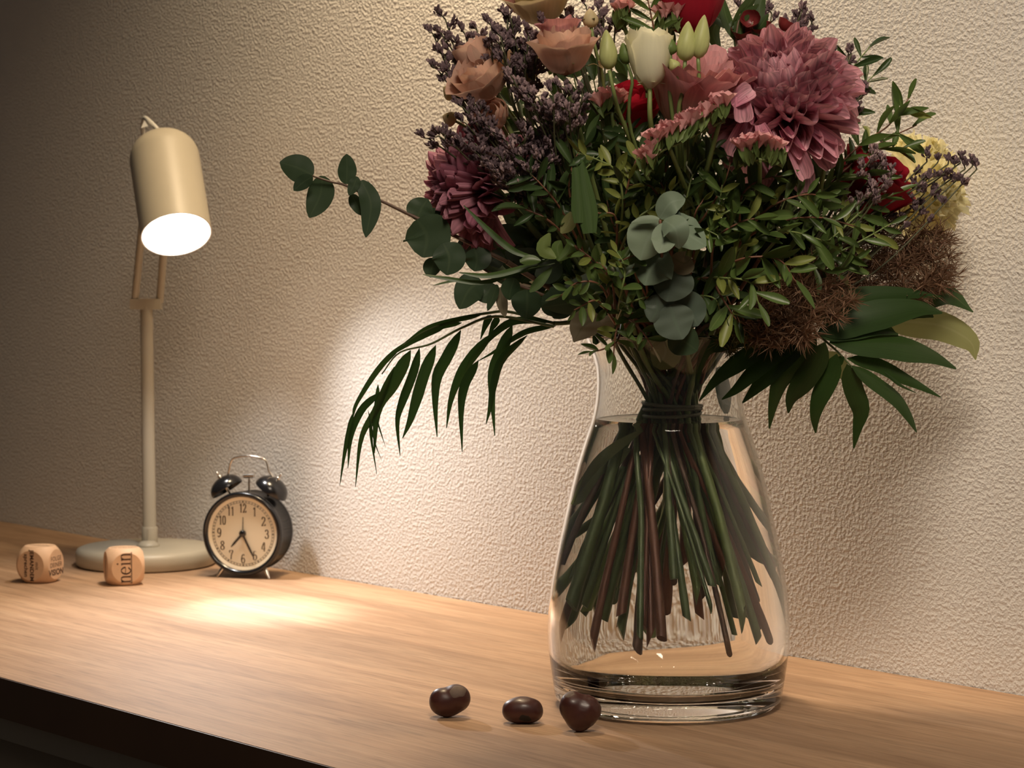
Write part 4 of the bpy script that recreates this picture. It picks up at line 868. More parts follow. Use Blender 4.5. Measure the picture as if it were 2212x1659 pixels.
# ------------------------------------------------------------------ brown asparagus fern
M_FERN = leafy('russet_needle', (0.20, 0.115, 0.070), (0.28, 0.165, 0.10), 0.15, 0.6, 0.25); M_FERNG = leafy('olive_needle', (0.20, 0.17, 0.06), (0.16, 0.15, 0.05), 0.15, 0.6, 0.25)
def needle(b, p, d, L, w):
    d = d.normalized(); x = d.orthogonal().normalized(); y = d.cross(x); n = len(b.v); m = p + d * L * .45
    b.v += [tuple(p)] + [tuple(m + (x * math.cos(a) + y * math.sin(a)) * w) for a in (0, 2.09, 4.19)] + [tuple(p + d * L)]
    for f in ((0, 2, 1), (0, 3, 2), (0, 1, 3), (1, 2, 4), (2, 3, 4), (3, 1, 4)): b.f.append(tuple(n + i for i in f)); b.m.append(b.mi)
def fern(label, root, limbs, mat, nodes=26, L=0.0150, per=6, spread=26):
    t = plant('asparagus_fern', label, 'foliage', 'asparagus fern')
    rp = P(root); add_stem(t, rp, 0.0018, G_BROWN); br = MB(); ne = MB()
    for pts in limbs:
        sp = spline([rp] + [P(p) for p in pts], nodes); br.tube(sp, .0011, .0005, sides=5)
        for i, q in enumerate(sp):
            if i < nodes * .15: continue
            tg = (sp[min(i + 1, nodes - 1)] - sp[i - 1]).normalized()
            for s in (-1, 1, 1):
                tip = q + (tg.orthogonal() * RND.gauss(0, 1) + tg.cross(tg.orthogonal()) * RND.gauss(0, 1) + tg * .8).normalized() * PX * spread * RND.uniform(.5, 1.4); br.tube([q, tip], .0004, .0003, sides=3)
                for m in (.55, 1.0):
                    c = q.lerp(tip, m)
                    for k in range(per): needle(ne, c, tg * .5 + rv(.7), L * RND.uniform(.5, 1.2), .0005)
    o = br.build('branchlets', G_RED, t); o['kind'] = 'stuff'; o = ne.build('needles', mat, t, smooth=False); o['kind'] = 'stuff'
fern('russet asparagus fern spreading to the right edge under the yellow carnations', (1640, 690, .06), [[(1780, 620, .055), (1900, 540, .05), (2010, 500, .045)], [(1800, 640, .06), (1930, 590, .055), (2040, 520, .05)], [(1800, 650, .06), (1950, 620, .055), (2050, 580, .05)], [(1760, 580, .05), (1850, 520, .045), (1930, 480, .04)], [(1820, 600, .05), (1940, 560, .045), (1990, 540, .04)], [(1850, 640, .06), (1960, 640, .06), (2030, 610, .06)], [(1740, 560, .04), (1810, 500, .03), (1880, 480, .03)], [(1780, 640, .03), (1890, 570, .02), (1980, 570, .02)]], M_FERN, 26)
fern('russet asparagus fern tuft in front of the right palm leaf base', (1610, 740, .09), [[(1650, 690, .10), (1720, 650, .105), (1790, 620, .10)], [(1660, 700, .105), (1740, 690, .11), (1830, 660, .10)], [(1640, 670, .10), (1700, 620, .10), (1760, 590, .09)], [(1680, 720, .105), (1730, 710, .11)]], M_FERN, 20, per=9)
fern('small olive asparagus fern tuft just above the vase rim on the right', (1560, 760, .06), [[(1570, 720, .085), (1590, 690, .09)], [(1590, 720, .085), (1640, 700, .09)], [(1600, 735, .085), (1660, 720, .09)]], M_FERNG, 12, per=9, L=.011, spread=18)
# ------------------------------------------------------------------ leaves
M_PIS = leafy('glossy_green_leaf', (0.074, 0.125, 0.031), (0.101, 0.161, 0.040), 0.22, 0.36, 0.45, vein=(0.155, 0.214, 0.071))
M_PISD = leafy('dark_green_leaf', (0.035, 0.066, 0.021), (0.053, 0.089, 0.026), 0.18, 0.4, 0.4, vein=(0.084, 0.131, 0.048))
M_PISY = leafy('yellow_green_leaf', (0.202, 0.238, 0.053), (0.249, 0.285, 0.071), 0.3, 0.4, 0.4, vein=(0.297, 0.333, 0.119))
M_EUCD = leafy('dark_eucalyptus_leaf', (0.040, 0.071, 0.035), (0.053, 0.085, 0.043), 0.12, 0.45, 0.35, vein=(0.071, 0.107, 0.053))
M_EUCS = leafy('silver_eucalyptus_leaf', (0.178, 0.244, 0.172), (0.220, 0.285, 0.196), 0.12, 0.55, 0.3, vein=(0.238, 0.309, 0.226))
M_EUCG = leafy('grey_green_leaf', (0.089, 0.125, 0.095), (0.113, 0.148, 0.113), 0.12, 0.5, 0.3, vein=(0.119, 0.166, 0.119))
M_PALM = leafy('palm_green', (0.025, 0.057, 0.013), (0.035, 0.073, 0.017), 0.30, 0.33, 0.45, stripes=0.10, bands=30)
M_SALD = leafy('leathery_green_leaf', (0.048, 0.089, 0.026), (0.053, 0.095, 0.030), 0.15, 0.35, 0.45, vein=(0.107, 0.155, 0.059))
M_SALU = leafy('pale_leaf_underside', (0.285, 0.297, 0.119), (0.309, 0.321, 0.131), 0.35, 0.55, 0.3, vein=(0.357, 0.357, 0.166))
M_BRUN = leafy('brown_leaf_underside', (0.238, 0.202, 0.131), (0.202, 0.178, 0.119), 0.25, 0.6, 0.25, vein=(0.155, 0.143, 0.084))
M_BLADE = leafy('long_green_blade', (0.066, 0.119, 0.035), (0.084, 0.137, 0.043), 0.2, 0.4, 0.4, stripes=0.15, bands=14)

# palm fronds
t = plant('palm_frond', 'drooping palm frond hanging out over the left side of the vase', 'foliage', 'palm fronds')
q = crop(700, 640, 3.687); c3 = lambda L, d=.045, slope=.00004: [P((q(x, y)[0], q(x, y)[1], d - slope * (1300 - x))) for x, y in L]
r1 = c3([(1830, 215), (1480, 125), (1300, 135), (1050, 180), (820, 270), (640, 380), (470, 560), (300, 800), (230, 960), (165, 1250)])
add_stem(t, r1[0], 0.0022, G_DARK); b = MB(); b.tube(spline(r1, 40), .0013, .0004, sides=6); b.build('rachis', G_DARK, t)
b = MB(); b.tube(spline(c3([(1830, 240), (1380, 160), (1100, 250), (850, 380), (600, 450), (460, 620)], .050), 30), .0013, .0005, sides=6); b.build('rachis', G_DARK, t)
blade = lambda x: max(.05, min(1, x * 6) ** .6 * (1 - max(0, x - .45) / .58) ** .9)
for (L, w) in (([(640, 370), (440, 570), (260, 850), (225, 960)], 42), ([(230, 930), (195, 1080), (160, 1260), (125, 1510)], 46), ([(440, 770), (300, 900), (215, 1110), (190, 1370)], 58), ([(560, 560), (420, 900), (300, 1130), (250, 1520)], 62),
    ([(690, 430), (560, 680), (430, 900), (400, 1250)], 100), ([(430, 700), (415, 880), (370, 1060), (420, 1420)], 40), ([(415, 960), (450, 1080), (490, 1200)], 12), ([(350, 900), (400, 1150), (460, 1310)], 12),
    ([(760, 410), (700, 620), (620, 830), (580, 1000), (605, 1270)], 85), ([(890, 390), (800, 600), (730, 830), (680, 1000), (625, 1130)], 90), ([(1090, 270), (980, 480), (900, 640), (885, 850), (900, 1120)], 85),
    ([(1350, 290), (1180, 480), (1080, 640), (1010, 830), (975, 1050)], 78), ([(1230, 510), (1120, 700), (1090, 900), (1100, 1240)], 72), ([(1500, 230), (1420, 420), (1350, 600), (1340, 800), (1360, 1110)], 88), ([(1620, 310), (1420, 500), (1350, 720), (1320, 900), (1290, 1020)], 58),
    ([(1330, 150), (1290, 220), (1245, 345)], 52), ([(1390, 165), (1350, 230), (1310, 310)], 52), ([(1820, 205), (1560, 190), (1400, 260), (1200, 460), (1110, 620)], 56), ([(1850, 235), (1650, 270), (1520, 330), (1360, 440), (1220, 520)], 44),
    ([(1250, 150), (1050, 190), (820, 250), (640, 370)], 40), ([(1100, 210), (900, 255), (670, 345)], 34), ([(980, 230), (740, 340), (520, 480)], 44)):
    leaf_path(t, c3(L, .047 + RND.uniform(-.004, .004)), w / 3.687 * PX * 1.05, M_PALM, name='leaflet', prof=blade, fold=.25, n=14, nrm=TOCAM + rv(.25))
t = plant('palm_frond', 'broad dark palm frond fanning down to the right over the vase shoulder', 'foliage', 'palm fronds')
q = crop(1450, 600, 3.16); d3 = lambda L, d=.085, s=0.0: [P((q(x, y)[0], q(x, y)[1], d - s * i)) for i, (x, y) in enumerate(L)]
rr_ = d3([(640, 250), (880, 310), (1000, 390), (1130, 500), (1230, 605)], .09); add_stem(t, rr_[0], 0.0022, G_DARK); b = MB(); b.tube(spline(rr_, 24), .0014, .0006, sides=6); b.build('rachis', G_DARK, t)
for i, (L, w) in enumerate((([(880, 320), (600, 380), (330, 440), (220, 530), (160, 790)], 125), ([(900, 330), (620, 470), (420, 600), (300, 700), (190, 840)], 135), ([(930, 350), (720, 500), (560, 640), (440, 760), (345, 830)], 125),
    ([(960, 370), (800, 520), (640, 680), (560, 770), (485, 855)], 125), ([(990, 390), (880, 560), (760, 680), (700, 850), (670, 1030)], 130), ([(1050, 440), (980, 600), (880, 740), (820, 830), (800, 925)], 145), ([(1130, 520), (1080, 680), (1010, 820), (980, 950), (985, 1060)], 125),
    ([(1200, 590), (1240, 750), (1290, 900), (1270, 1020), (1245, 1165)], 125), ([(1230, 600), (1400, 720), (1540, 830), (1630, 960), (1675, 1055)], 110), ([(1200, 550), (1400, 590), (1560, 670), (1700, 740), (1840, 815)], 95),
    ([(1080, 440), (1400, 450), (1650, 490), (1800, 540), (1945, 620)], 200), ([(1000, 380), (1250, 290), (1500, 230), (1700, 205), (1850, 240)], 200), ([(880, 300), (1100, 185), (1350, 125), (1600, 105), (1840, 130)], 150), ([(1450, 640), (1560, 730), (1680, 790)], 22),
    ([(1000, 390), (1200, 360), (1400, 350), (1550, 385)], 130), ([(1180, 540), (1120, 590), (1050, 640), (1000, 660)], 60))):
    leaf_path(t, d3(L, .092 + .002 * (i % 3), .006), w / 3.16 * PX * 1.05, M_PALM, name='leaflet', prof=blade, fold=.15, n=14, nrm=TOCAM + U_ * .5 + rv(.2))

# eucalyptus, left branch
t = plant('eucalyptus_branch', 'dark eucalyptus branch reaching far out to the left with paired leaves', 'foliage', 'eucalyptus branches')
q = crop(580, 300, 3.687); E3 = lambda L, d=.075: [P((q(x, y)[0], q(x, y)[1], d)) for x, y in L]
main = E3([(1900, 980), (1540, 800), (1160, 620), (890, 490), (720, 420), (600, 365), (490, 340), (350, 295)])
add_stem(t, main[0], 0.0026, G_BROWN); b = MB(); b.tube(spline(main, 40), .0017, .0007, sides=7); b.build('branchlet', G_BROWN, t)
ov2 = lambda x: max(.05, math.sin(math.pi * min(1, .02 + .98 * x ** .85)) ** .62)
for (L, w, m, d) in (([(355, 290), (230, 230), (90, 185)], 215, M_EUCD, .075), ([(350, 300), (270, 350), (200, 412)], 110, M_EUCD, .08), ([(430, 295), (410, 450), (325, 628)], 215, M_EUCD, .07), ([(620, 360), (625, 240), (622, 120)], 152, M_EUCD, .075),
    ([(705, 300), (680, 370), (640, 450)], 92, M_EUCD, .082), ([(740, 330), (815, 520), (775, 785)], 165, M_EUCD, .08), ([(660, 440), (700, 520), (742, 610)], 105, M_EUCD, .07), ([(1180, 650), (1215, 560), (1270, 478)], 220, M_EUCD, .075), ([(1190, 655), (1330, 640), (1430, 590)], 190, M_EUCD, .07),
    ([(1185, 640), (1260, 780), (1230, 945)], 385, M_EUCD, .08)):
    leaf_path(t, E3(L, d), w / 3.687 * PX, m, prof=ov2, fold=.08, n=12, nrm=TOCAM + rv(.3), wav=.02)
t = plant('eucalyptus_branch', 'cluster of round dark eucalyptus leaves low on the left above the palm frond', 'foliage', 'eucalyptus branches')
mj = P((1290, 690, .05)); add_stem(t, mj, .0026, G_BROWN); b = MB(); b.tube(spline([mj, P((1180, 640, .07)), P((1060, 590, .07)), P((985, 540, .07))], 24), .0016, .0008, sides=6); b.build('branchlet', G_BROWN, t)
for (L, w, m, d) in (([(1395, 830), (1440, 950), (1420, 1085)], 265, M_EUCD, .085), ([(1330, 950), (1300, 1030), (1290, 1105)], 140, M_EUCD, .07), ([(1640, 870), (1660, 960), (1640, 1055)], 225, M_EUCD, .08), ([(1700, 1140), (1600, 1200), (1520, 1355)], 235, M_EUCD, .075),
    ([(1790, 1150), (1740, 1230), (1670, 1285)], 165, M_EUCD, .07), ([(1960, 1110), (1930, 1200), (1915, 1285)], 175, M_EUCD, .085), ([(2060, 1200), (2060, 1310), (2050, 1435)], 255, M_EUCD, .085), ([(1510, 700), (1680, 760), (1860, 860)], 190, M_EUCG, .06), ([(1510, 820), (1600, 870), (1680, 900)], 150, M_EUCG, .065),
    ([(2420, 1220), (2270, 1300), (2160, 1290)], 230, M_EUCD, .08), ([(2400, 1180), (2330, 1330), (2270, 1430)], 210, M_EUCD, .075), ([(2330, 990), (2220, 1060), (2120, 1080)], 190, M_EUCD, .07), ([(1880, 940), (1800, 960), (1750, 1000)], 150, M_EUCG, .065), ([(2150, 900), (2000, 940), (1880, 900)], 150, M_EUCG, .05),
    ([(1820, 1160), (1790, 1250), (1745, 1370)], 80, M_EUCD, .08), ([(1850, 1180), (1860, 1300), (1885, 1420)], 90, M_BRUN, .075)):
    leaf_path(t, E3(L, d), w / 3.687 * PX, m, prof=ov2, fold=.08, n=12, nrm=TOCAM + rv(.25), wav=.015)
for (L, w) in (([(1170, 560), (1110, 520), (1050, 500)], 70), ([(1180, 520), (1130, 480), (1085, 450)], 66), ([(1190, 590), (1130, 570), (1080, 560)], 64), ([(1210, 540), (1170, 500), (1150, 450)], 66), ([(1150, 600), (1090, 590), (1040, 560)], 60)):
    leaf_path(t, [P((u, v, .035)) for u, v in L], w * PX, M_EUCD, prof=ov2, fold=.08, n=10, nrm=TOCAM + rv(.25))
# silver eucalyptus in the centre
t = plant('eucalyptus_branch', 'silvery grey-green eucalyptus with curled round leaves in the centre above the rim', 'foliage', 'eucalyptus branches')
q = crop(1060, 330, 3.687); C3 = lambda L, d=.16: [P((q(x, y)[0], q(x, y)[1], d + (p[2] if len(p) > 2 else 0))) for p in L for x, y in [p[:2]]]
mj = P((1435, 720, .09)); add_stem(t, mj, .0026, G_RED); b = MB(); b.tube(spline([mj, P((1440, 640, .125)), P((1430, 560, .15)), P((1426, 475, .165))], 24), .0017, .001, sides=6); b.build('branchlet', G_RED, t)
for (L, w, m, d) in (([(1345, 520), (1430, 400, .006), (1550, 370, .004)], 175, M_EUCS, .165), ([(1400, 520), (1560, 640), (1715, 745)], 330, M_EUCS, .158), ([(1360, 540), (1250, 690), (1190, 855)], 320, M_EUCS, .163), ([(1380, 535), (1470, 610, .012), (1500, 765, .004)], 205, M_EUCS, .176), ([(1365, 560), (1380, 690, .006), (1340, 800, .010)], 190, M_EUCS, .172),
    ([(1420, 800), (1290, 900), (1225, 1055)], 330, M_EUCS, .152), ([(1470, 900), (1440, 1040), (1400, 1185)], 320, M_EUCG, .145), ([(1310, 1130), (1330, 1240), (1270, 1345)], 260, M_EUCG, .14), ([(1450, 1180), (1580, 1260), (1650, 1380)], 280, M_EUCG, .132), ([(1430, 1210), (1470, 1350), (1530, 1485)], 310, M_EUCG, .14),
    ([(1430, 1430), (1540, 1500), (1645, 1580)], 250, M_EUCD, .128), ([(1120, 760), (1060, 880), (1010, 1010)], 150, M_EUCS, .13), ([(1345, 528), (1240, 530), (1120, 557)], 60, M_EUCS, .17), ([(1440, 830), (1540, 880), (1600, 840)], 180, M_BRUN, .148), ([(1480, 450), (1450, 500), (1400, 520)], 120, M_EUCG, .168)):
    leaf_path(t, C3(L, d), w / 3.687 * PX, m, prof=ov2, fold=.06, n=14, nc=6, nrm=TOCAM + rv(.28), cup=RND.uniform(-.15, .25), wav=.02)

# leathery leaves
t = plant('salal_branch', 'large leathery leaf with a yellow-green underside at the right below the fern', 'foliage', 'leathery leaf stems')
q = crop(1450, 600, 3.16); add_stem(t, P((1650, 740, .03)), .0022, G_BROWN); b = MB(); b.tube(spline([P((1650, 740, .03)), P((1780, 725, .03)), P((1910, 690, .03))], 16), .0014, .001, sides=6); b.build('branchlet', G_BROWN, t)
sal = lambda x: max(.04, math.sin(math.pi * min(1, .04 + .96 * x ** .8)) ** .75 * (1 if x < .8 else 1 - (x - .8) * 2.2))
for (L, w, m, d) in (([(1430, 300), (1620, 300), (1850, 330), (2040, 435), (2078, 560)], 215, M_SALU, .02), ([(1450, 210), (1650, 150), (1880, 110), (2062, 235)], 190, M_SALD, .03), ([(1350, 330), (1420, 340), (1550, 395)], 130, M_SALD, .035), ([(1500, 210), (1680, 200), (1790, 270)], 170, M_SALD, .032), ([(1020, 540), (1140, 590), (1190, 720)], 130, M_SALU, .03)):
    leaf_path(t, [P((q(x, y)[0], q(x, y)[1], d)) for x, y in L], w / 3.16 * PX, m, prof=sal, fold=.12, n=16, nc=6, nrm=TOCAM + U_ * .2 + rv(.15), wav=.02)
t = plant('salal_branch', 'brownish leaf underside showing at the left of the vase rim', 'foliage', 'leathery leaf stems')
q = crop(1060, 330, 3.687); add_stem(t, P((1300, 715, .06)), .0022, G_BROWN)
for (L, w, m, d) in (([(860, 1300), (740, 1380), (660, 1508)], 230, M_BRUN, .095), ([(1140, 1340), (980, 1340), (820, 1370)], 120, M_BRUN, .08), ([(880, 1180), (640, 1200), (400, 1230)], 200, M_EUCD, .085), ([(960, 1000), (760, 1060), (560, 1080)], 190, M_PISD, .08)):
    leaf_path(t, [P((q(x, y)[0], q(x, y)[1], d)) for x, y in L], w / 3.687 * PX, m, prof=sal, fold=.1, n=12, nc=6, nrm=TOCAM + rv(.2))
t = plant('salal_branch', 'pale olive leaf inside the vase neck in front of the stems', 'foliage', 'leathery leaf stems')
q = crop(1150, 680, 3.687); add_stem(t, P((1440, 735, .04)), .002, G_PALE)
leaf_path(t, [P((q(x, y)[0], q(x, y)[1], .048)) for x, y in ((1040, 190), (1060, 300), (990, 420))], 250 / 3.687 * PX, M_SALU, prof=oval, n=10, nc=6)
leaf_path(t, [P((q(x, y)[0], q(x, y)[1], .05)) for x, y in ((1030, 150), (990, 200), (930, 240))], 70 / 3.687 * PX, M_PISY, n=8)
leaf_path(t, [P((q(x, y)[0], q(x, y)[1], -.03)) for x, y in ((1500, 420), (1560, 600), (1570, 780))], 160 / 3.687 * PX, M_EUCG, prof=oval, n=8)

# long blades and bracts
t = plant('lisianthus_leaf_stem', 'upright dark green strap leaf standing in the middle left of the bouquet', 'foliage', 'strap leaf stems')
q = crop(1060, 330, 3.687); add_stem(t, P((1290, 560, .10)), .002, G_STEM)
for (L, w) in (([(790, 640), (765, 400), (735, 200), (720, 50)], 175), ([(700, 560), (690, 300), (660, 60)], 120)):
    leaf_path(t, [P((q(x, y)[0], q(x, y)[1], .168)) for x, y in L], w / 3.687 * PX, M_BLADE, prof=lambda x: max(.05, (1 - x) ** .55 * min(1, .55 + x * 2)), fold=.3, n=14)
t = plant('lisianthus_leaf_stem', 'narrow curling grey-green leaves arching left over the round eucalyptus', 'foliage', 'strap leaf stems')
q = crop(580, 300, 3.687); add_stem(t, P((1220, 600, .11)), .002, G_STEM)
for (L, w, d) in (([(2200, 960), (2020, 915), (1900, 850), (1750, 720), (1555, 530)], 62, .11), ([(2280, 990), (1950, 1070), (1700, 1140), (1400, 1105), (1230, 1080)], 46, .115), ([(2230, 960), (2000, 1030), (1750, 1085), (1520, 1065)], 60, .12), ([(1600, 1120), (1440, 1135), (1310, 1167)], 22, .105), ([(2260, 1020), (2150, 1140), (2080, 1220)], 85, .125), ([(2200, 940), (2100, 950), (2000, 965)], 70, .13)):
    leaf_path(t, [P((q(x, y)[0], q(x, y)[1], d)) for x, y in L], w / 3.687 * PX, M_BLADE, fold=.3, n=14, nrm=TOCAM + U_ * .8)
q = crop(1060, 330, 3.687)
for (L, w, d) in (([(520, 840), (420, 760), (470, 640)], 110, .135), ([(560, 880), (530, 760), (560, 700)], 90, .132), ([(540, 860), (620, 780), (640, 690)], 80, .134), ([(560, 640), (620, 560), (640, 470)], 110, .13), ([(400, 860), (310, 850), (232, 870)], 80, .14)):
    leaf_path(t, [P((q(x, y)[0], q(x, y)[1], d)) for x, y in L], w / 3.687 * PX, RND.choice([M_SALU, M_SEP, M_PIS]), name='bract', fold=.3, n=8)
t = plant('ruscus_branch', 'dark pointed leaves on upright twigs at the top right of the red rose', 'foliage')
add_stem(t, P((1600, 160, .04)), .002, G_BROWN)
for (L, w) in (([(1590, 90), (1570, 40), (1555, -20)], 26), ([(1590, 90), (1610, 45), (1640, 10)], 34), ([(1610, 80), (1640, 60), (1660, 30)], 22), ([(1640, 60), (1640, 20), (1650, -20)], 26), ([(1580, 60), (1610, 20), (1640, -20)], 30), ([(1555, 110), (1540, 70), (1560, 30)], 28), ([(1530, 60), (1545, 30), (1550, 0)], 24), ([(1590, 110), (1600, 70), (1590, 40)], 30), ([(1520, 20), (1560, 45), (1590, 60)], 26)):
    leaf_path(t, [P((u, v, .05)) for u, v in L], w * PX, M_PISD, n=8, nrm=TOCAM + rv(.3))
twig_tube(t, [P((1600, 160, .04)), P((1590, 90, .05)), P((1600, 20, .05))], .001, .0008, G_BROWN)

# evergreen twigs with feathered leaflets
LFS = {}
for key, m in (('g', M_PIS), ('d', M_PISD), ('y', M_PISY)):
    LFS[key] = [grid_mesh('leaflet', obov if s % 2 else lance, 6, 2, c, f, mat=m) for s, (c, f) in enumerate(((.35, .25), (-.2, .3), (.7, .35), (.1, .2)))]
def leafy_twig(label, root, shoots, mat='g', size=46, wid=.29, stem=G_RED, dn=1.0, group='evergreen leafy twigs', low=True, water=True, name='pistacia_twig', thick=.0019):
    """shoots: (pixel path, leaflet pairs); leaflets set in pairs with one at the tip"""
    t = plant(name, label, 'foliage', group); rp = P(root)
    if water: add_stem(t, rp, thick, stem)
    for (pts, n) in shoots:
        sp = spline([rp] + [P(p) for p in pts], 30); b = MB(); b.tube(sp, .0011, .0005, sides=5); b.build('branchlet', stem if RND.random() < .5 else G_STEM, t)
        i0 = 8
        for k in range(n):
            i = i0 + (29 - i0) * k / max(1, n - 1); i = int(min(28, i)); tg = (sp[i + 1] - sp[i - 1]).normalized(); nn = (TOCAM * .8 + U_ * .5 + rv(.45)).normalized(); sd = tg.cross(nn).normalized()
            for sg in ((-1, 1) if k < n - 1 else (0,)):
                d = (tg * RND.uniform(.45, .9) + sd * sg + nn * RND.uniform(-.25, .35)).normalized(); L = size * PX * RND.uniform(.7, 1.2) * (1.15 - .25 * k / n)
                kk = mat if RND.random() > .12 else ('y' if mat == 'g' else 'd')
                inst('leaflet', RND.choice(LFS[kk]), t, frame(sp[i], d, nn) @ Matrix.Diagonal((L * wid, L, L, 1)))
    return t
leafy_twig('feathered green twig whose tip rises free against the wall at the right', (1640, 560, .085), [([(1760, 420, .08), (1850, 320, .07), (1920, 270, .06), (1968, 205, .055)], 10), ([(1790, 400, .08), (1880, 330, .07), (1960, 318, .06)], 7), ([(1760, 430, .085), (1830, 380, .08), (1900, 380, .08)], 6), ([(1800, 380, .07), (1900, 310, .06), (1980, 270, .05)], 6)], size=62, wid=.27)
leafy_twig('green twig with long drooping leaflets right of the silver eucalyptus', (1535, 600, .11), [([(1545, 520, .14), (1600, 480, .15), (1650, 470, .15)], 7), ([(1560, 600, .14), (1620, 610, .15), (1640, 660, .15)], 6), ([(1600, 560, .145), (1680, 560, .15), (1720, 610, .15)], 7), ([(1620, 520, .14), (1700, 500, .14), (1780, 520, .13)], 8), ([(1570, 660, .13), (1590, 690, .13)], 4)], size=66, wid=.30)
leafy_twig('green twig in the right middle below the statice', (1600, 520, .09), [([(1600, 430, .14), (1640, 390, .15), (1690, 380, .15)], 7), ([(1660, 450, .14), (1740, 420, .14), (1790, 430, .13)], 8), ([(1680, 480, .13), (1770, 470, .13), (1850, 490, .11)], 8), ([(1560, 440, .14), (1560, 400, .15)], 5)], size=54)
leafy_twig('green twig with a yellow-green leaflet row beside the strap leaf', (1330, 560, .10), [([(1345, 440, .15), (1330, 370, .16), (1290, 345, .165), (1248, 330, .165)], 8), ([(1350, 430, .15), (1365, 370, .16), (1385, 320, .16)], 6), ([(1370, 480, .15), (1420, 440, .15), (1470, 390, .15)], 7), ([(1330, 470, .15), (1290, 460, .15)], 4)], mat='y', size=40, wid=.38)
leafy_twig('green twig with small scalloped leaflets left of the silver eucalyptus', (1330, 700, .08), [([(1320, 600, .14), (1280, 560, .15), (1240, 530, .15)], 8), ([(1300, 620, .14), (1250, 610, .15), (1210, 640, .145)], 7), ([(1340, 640, .14), (1350, 580, .15), (1330, 540, .15)], 6), ([(1290, 650, .14), (1240, 670, .14)], 6), ([(1350, 660, .13), (1400, 640, .14)], 6), ([(1310, 590, .13), (1350, 560, .15), (1380, 550, .15)], 5)], size=36, wid=.42)
leafy_twig('small green twig hanging over the left of the vase rim', (1345, 705, .09), [([(1330, 740, .11), (1300, 755, .115), (1275, 760, .115)], 4), ([(1340, 690, .11), (1330, 720, .12), (1325, 770, .115)], 5), ([(1360, 690, .11), (1390, 720, .12), (1410, 750, .115)], 5)], size=42, wid=.34)
leafy_twig('shaded green twig under the purple sprays in the left middle', (1270, 560, .08), [([(1210, 450, .12), (1170, 400, .13), (1140, 370, .13)], 7), ([(1230, 420, .12), (1240, 350, .13), (1270, 300, .13)], 7), ([(1190, 480, .12), (1130, 450, .12), (1090, 430, .11)], 7), ([(1250, 400, .13), (1300, 330, .135)], 5)], mat='d', size=56)
leafy_twig('shaded green twig among the stems of the tall buds', (1450, 540, .09), [([(1440, 430, .14), (1420, 380, .145)], 6), ([(1480, 440, .14), (1500, 370, .145), (1540, 330, .14)], 7), ([(1520, 470, .13), (1570, 380, .14), (1580, 310, .14)], 7), ([(1400, 440, .13), (1370, 330, .13), (1350, 260, .12)], 7)], mat='d', size=56)
leafy_twig('dark twig with leaflets above the russet fern at the right', (1680, 600, .06), [([(1780, 560, .09), (1860, 520, .09), (1930, 480, .08)], 8), ([(1790, 520, .09), (1870, 450, .08), (1930, 420, .08)], 8), ([(1740, 570, .10), (1800, 590, .10), (1850, 560, .09)], 6)], mat='g', size=56)
leafy_twig('dark pointed twig leaves sticking out at the right of the chrysanthemum', (1700, 400, .03), [([(1790, 240, .02), (1840, 150, .02), (1880, 100, .02)], 6), ([(1800, 260, .02), (1850, 200, .02), (1890, 160, .02)], 6)], mat='d', size=62, wid=.24)
leafy_twig('dark green twig between the silver eucalyptus and the statice', (1500, 560, .09), [([(1500, 470, .14), (1520, 430, .145)], 5), ([(1540, 480, .14), (1600, 440, .145), (1620, 400, .14)], 7), ([(1520, 500, .14), (1570, 520, .145)], 5), ([(1420, 420, .14), (1390, 400, .145), (1350, 400, .14)], 6)], mat='g', size=50)
leafy_twig('dark green twig low in the centre behind the silver eucalyptus', (1400, 650, .07), [([(1330, 500, .12), (1310, 430, .12)], 6), ([(1380, 480, .13), (1360, 420, .13)], 6), ([(1530, 600, .11), (1580, 660, .11), (1600, 700, .11)], 6), ([(1530, 640, .12), (1560, 680, .12)], 5)], mat='d', size=56)
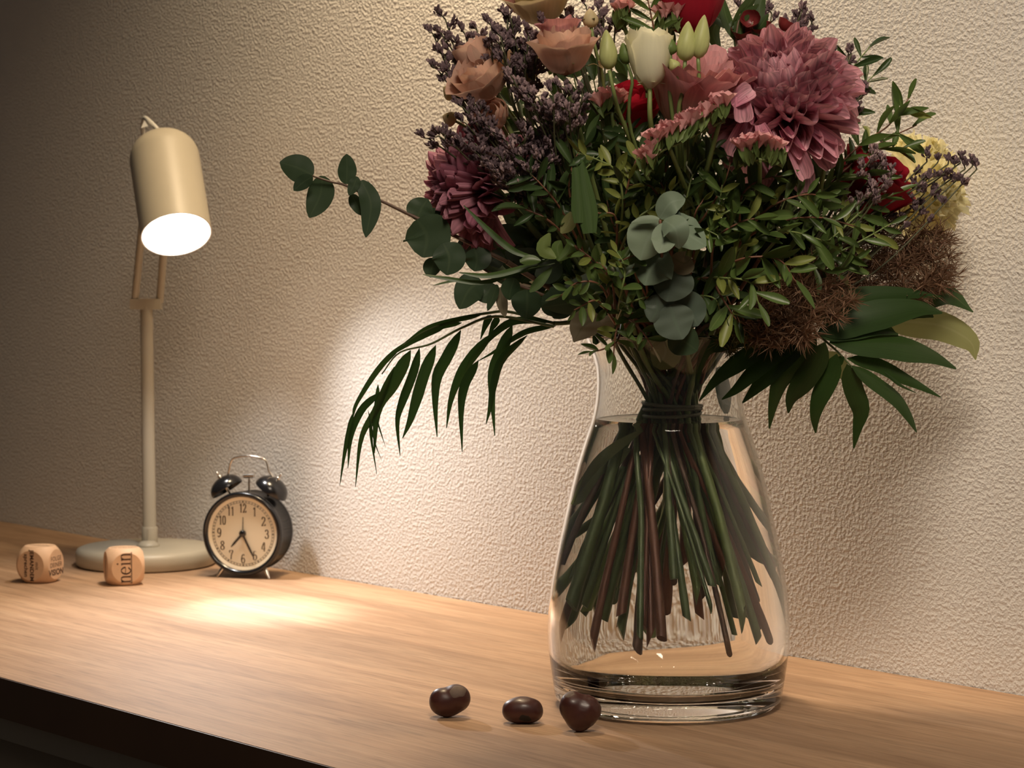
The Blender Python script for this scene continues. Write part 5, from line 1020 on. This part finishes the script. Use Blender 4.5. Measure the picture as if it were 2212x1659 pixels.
leafy_twig('upright green twig at the top beside the red rose', (1440, 200, .05), [([(1425, 120, .09), (1410, 50, .10), (1395, -20, .10)], 8), ([(1430, 130, .08), (1450, 60, .09), (1470, 0, .09)], 6), ([(1460, 120, .08), (1430, 60, .09)], 5)], mat='g', size=60, wid=.2)
DEEP = [((1400, 700), [(1330, 660), (1360, 620), (1400, 590), (1300, 690)]), ((1470, 720), [(1540, 690), (1510, 640), (1450, 640), (1420, 690)]), ((1300, 600), [(1150, 500), (1100, 400), (1120, 300), (1200, 420)]), ((1350, 560), [(1250, 300), (1200, 200), (1280, 160), (1320, 300)]), ((1420, 560), [(1380, 330), (1400, 220), (1450, 300), (1330, 420)]), ((1480, 560), [(1500, 380), (1560, 280), (1600, 380), (1450, 430)]),
        ((1550, 600), [(1640, 430), (1700, 380), (1740, 450), (1620, 500)]), ((1580, 620), [(1700, 560), (1780, 500), (1820, 430), (1690, 620)]), ((1350, 640), [(1200, 590), (1100, 560), (1150, 620), (1250, 520)]), ((1500, 650), [(1560, 560), (1620, 600), (1480, 500), (1540, 660)]), ((1400, 600), [(1320, 520), (1370, 480), (1430, 440), (1300, 450)]),
        ((1450, 450), [(1500, 150), (1600, 120), (1420, 120), (1350, 160)]), ((1560, 480), [(1760, 300), (1700, 200), (1640, 300), (1800, 380)]), ((1300, 480), [(1150, 260), (1100, 220), (1230, 120), (1180, 330)])]
WHERE = ['just above the vase rim on the left', 'just above the vase rim behind the silver eucalyptus', 'behind the dark chrysanthemum', 'behind the silvery sea lavender', 'behind the white lisianthus', 'behind the long pink statice', 'behind the flat pink statice', 'behind the crimson rose at the right', 'behind the round dark eucalyptus',
         'behind the drooping leaflets at the right', 'in the middle, left of the silver eucalyptus', 'at the top behind the tall green buds', 'behind the large pink chrysanthemum', 'behind the peach roses']
for i, (root, sh) in enumerate(DEEP):
    leafy_twig('dark leafy twig deep in the bouquet, ' + WHERE[i], (*root, .0), [([((root[0] + u) / 2, (root[1] + v) / 2 - 10, dd * .8), (u, v, dd)], 7) for dd in (.045, -.05) for u, v in sh], mat='d', size=62, wid=.42, stem=G_DARK, group='leafy twigs deep in the bouquet', thick=.0013 + .0006 * (i % 2))
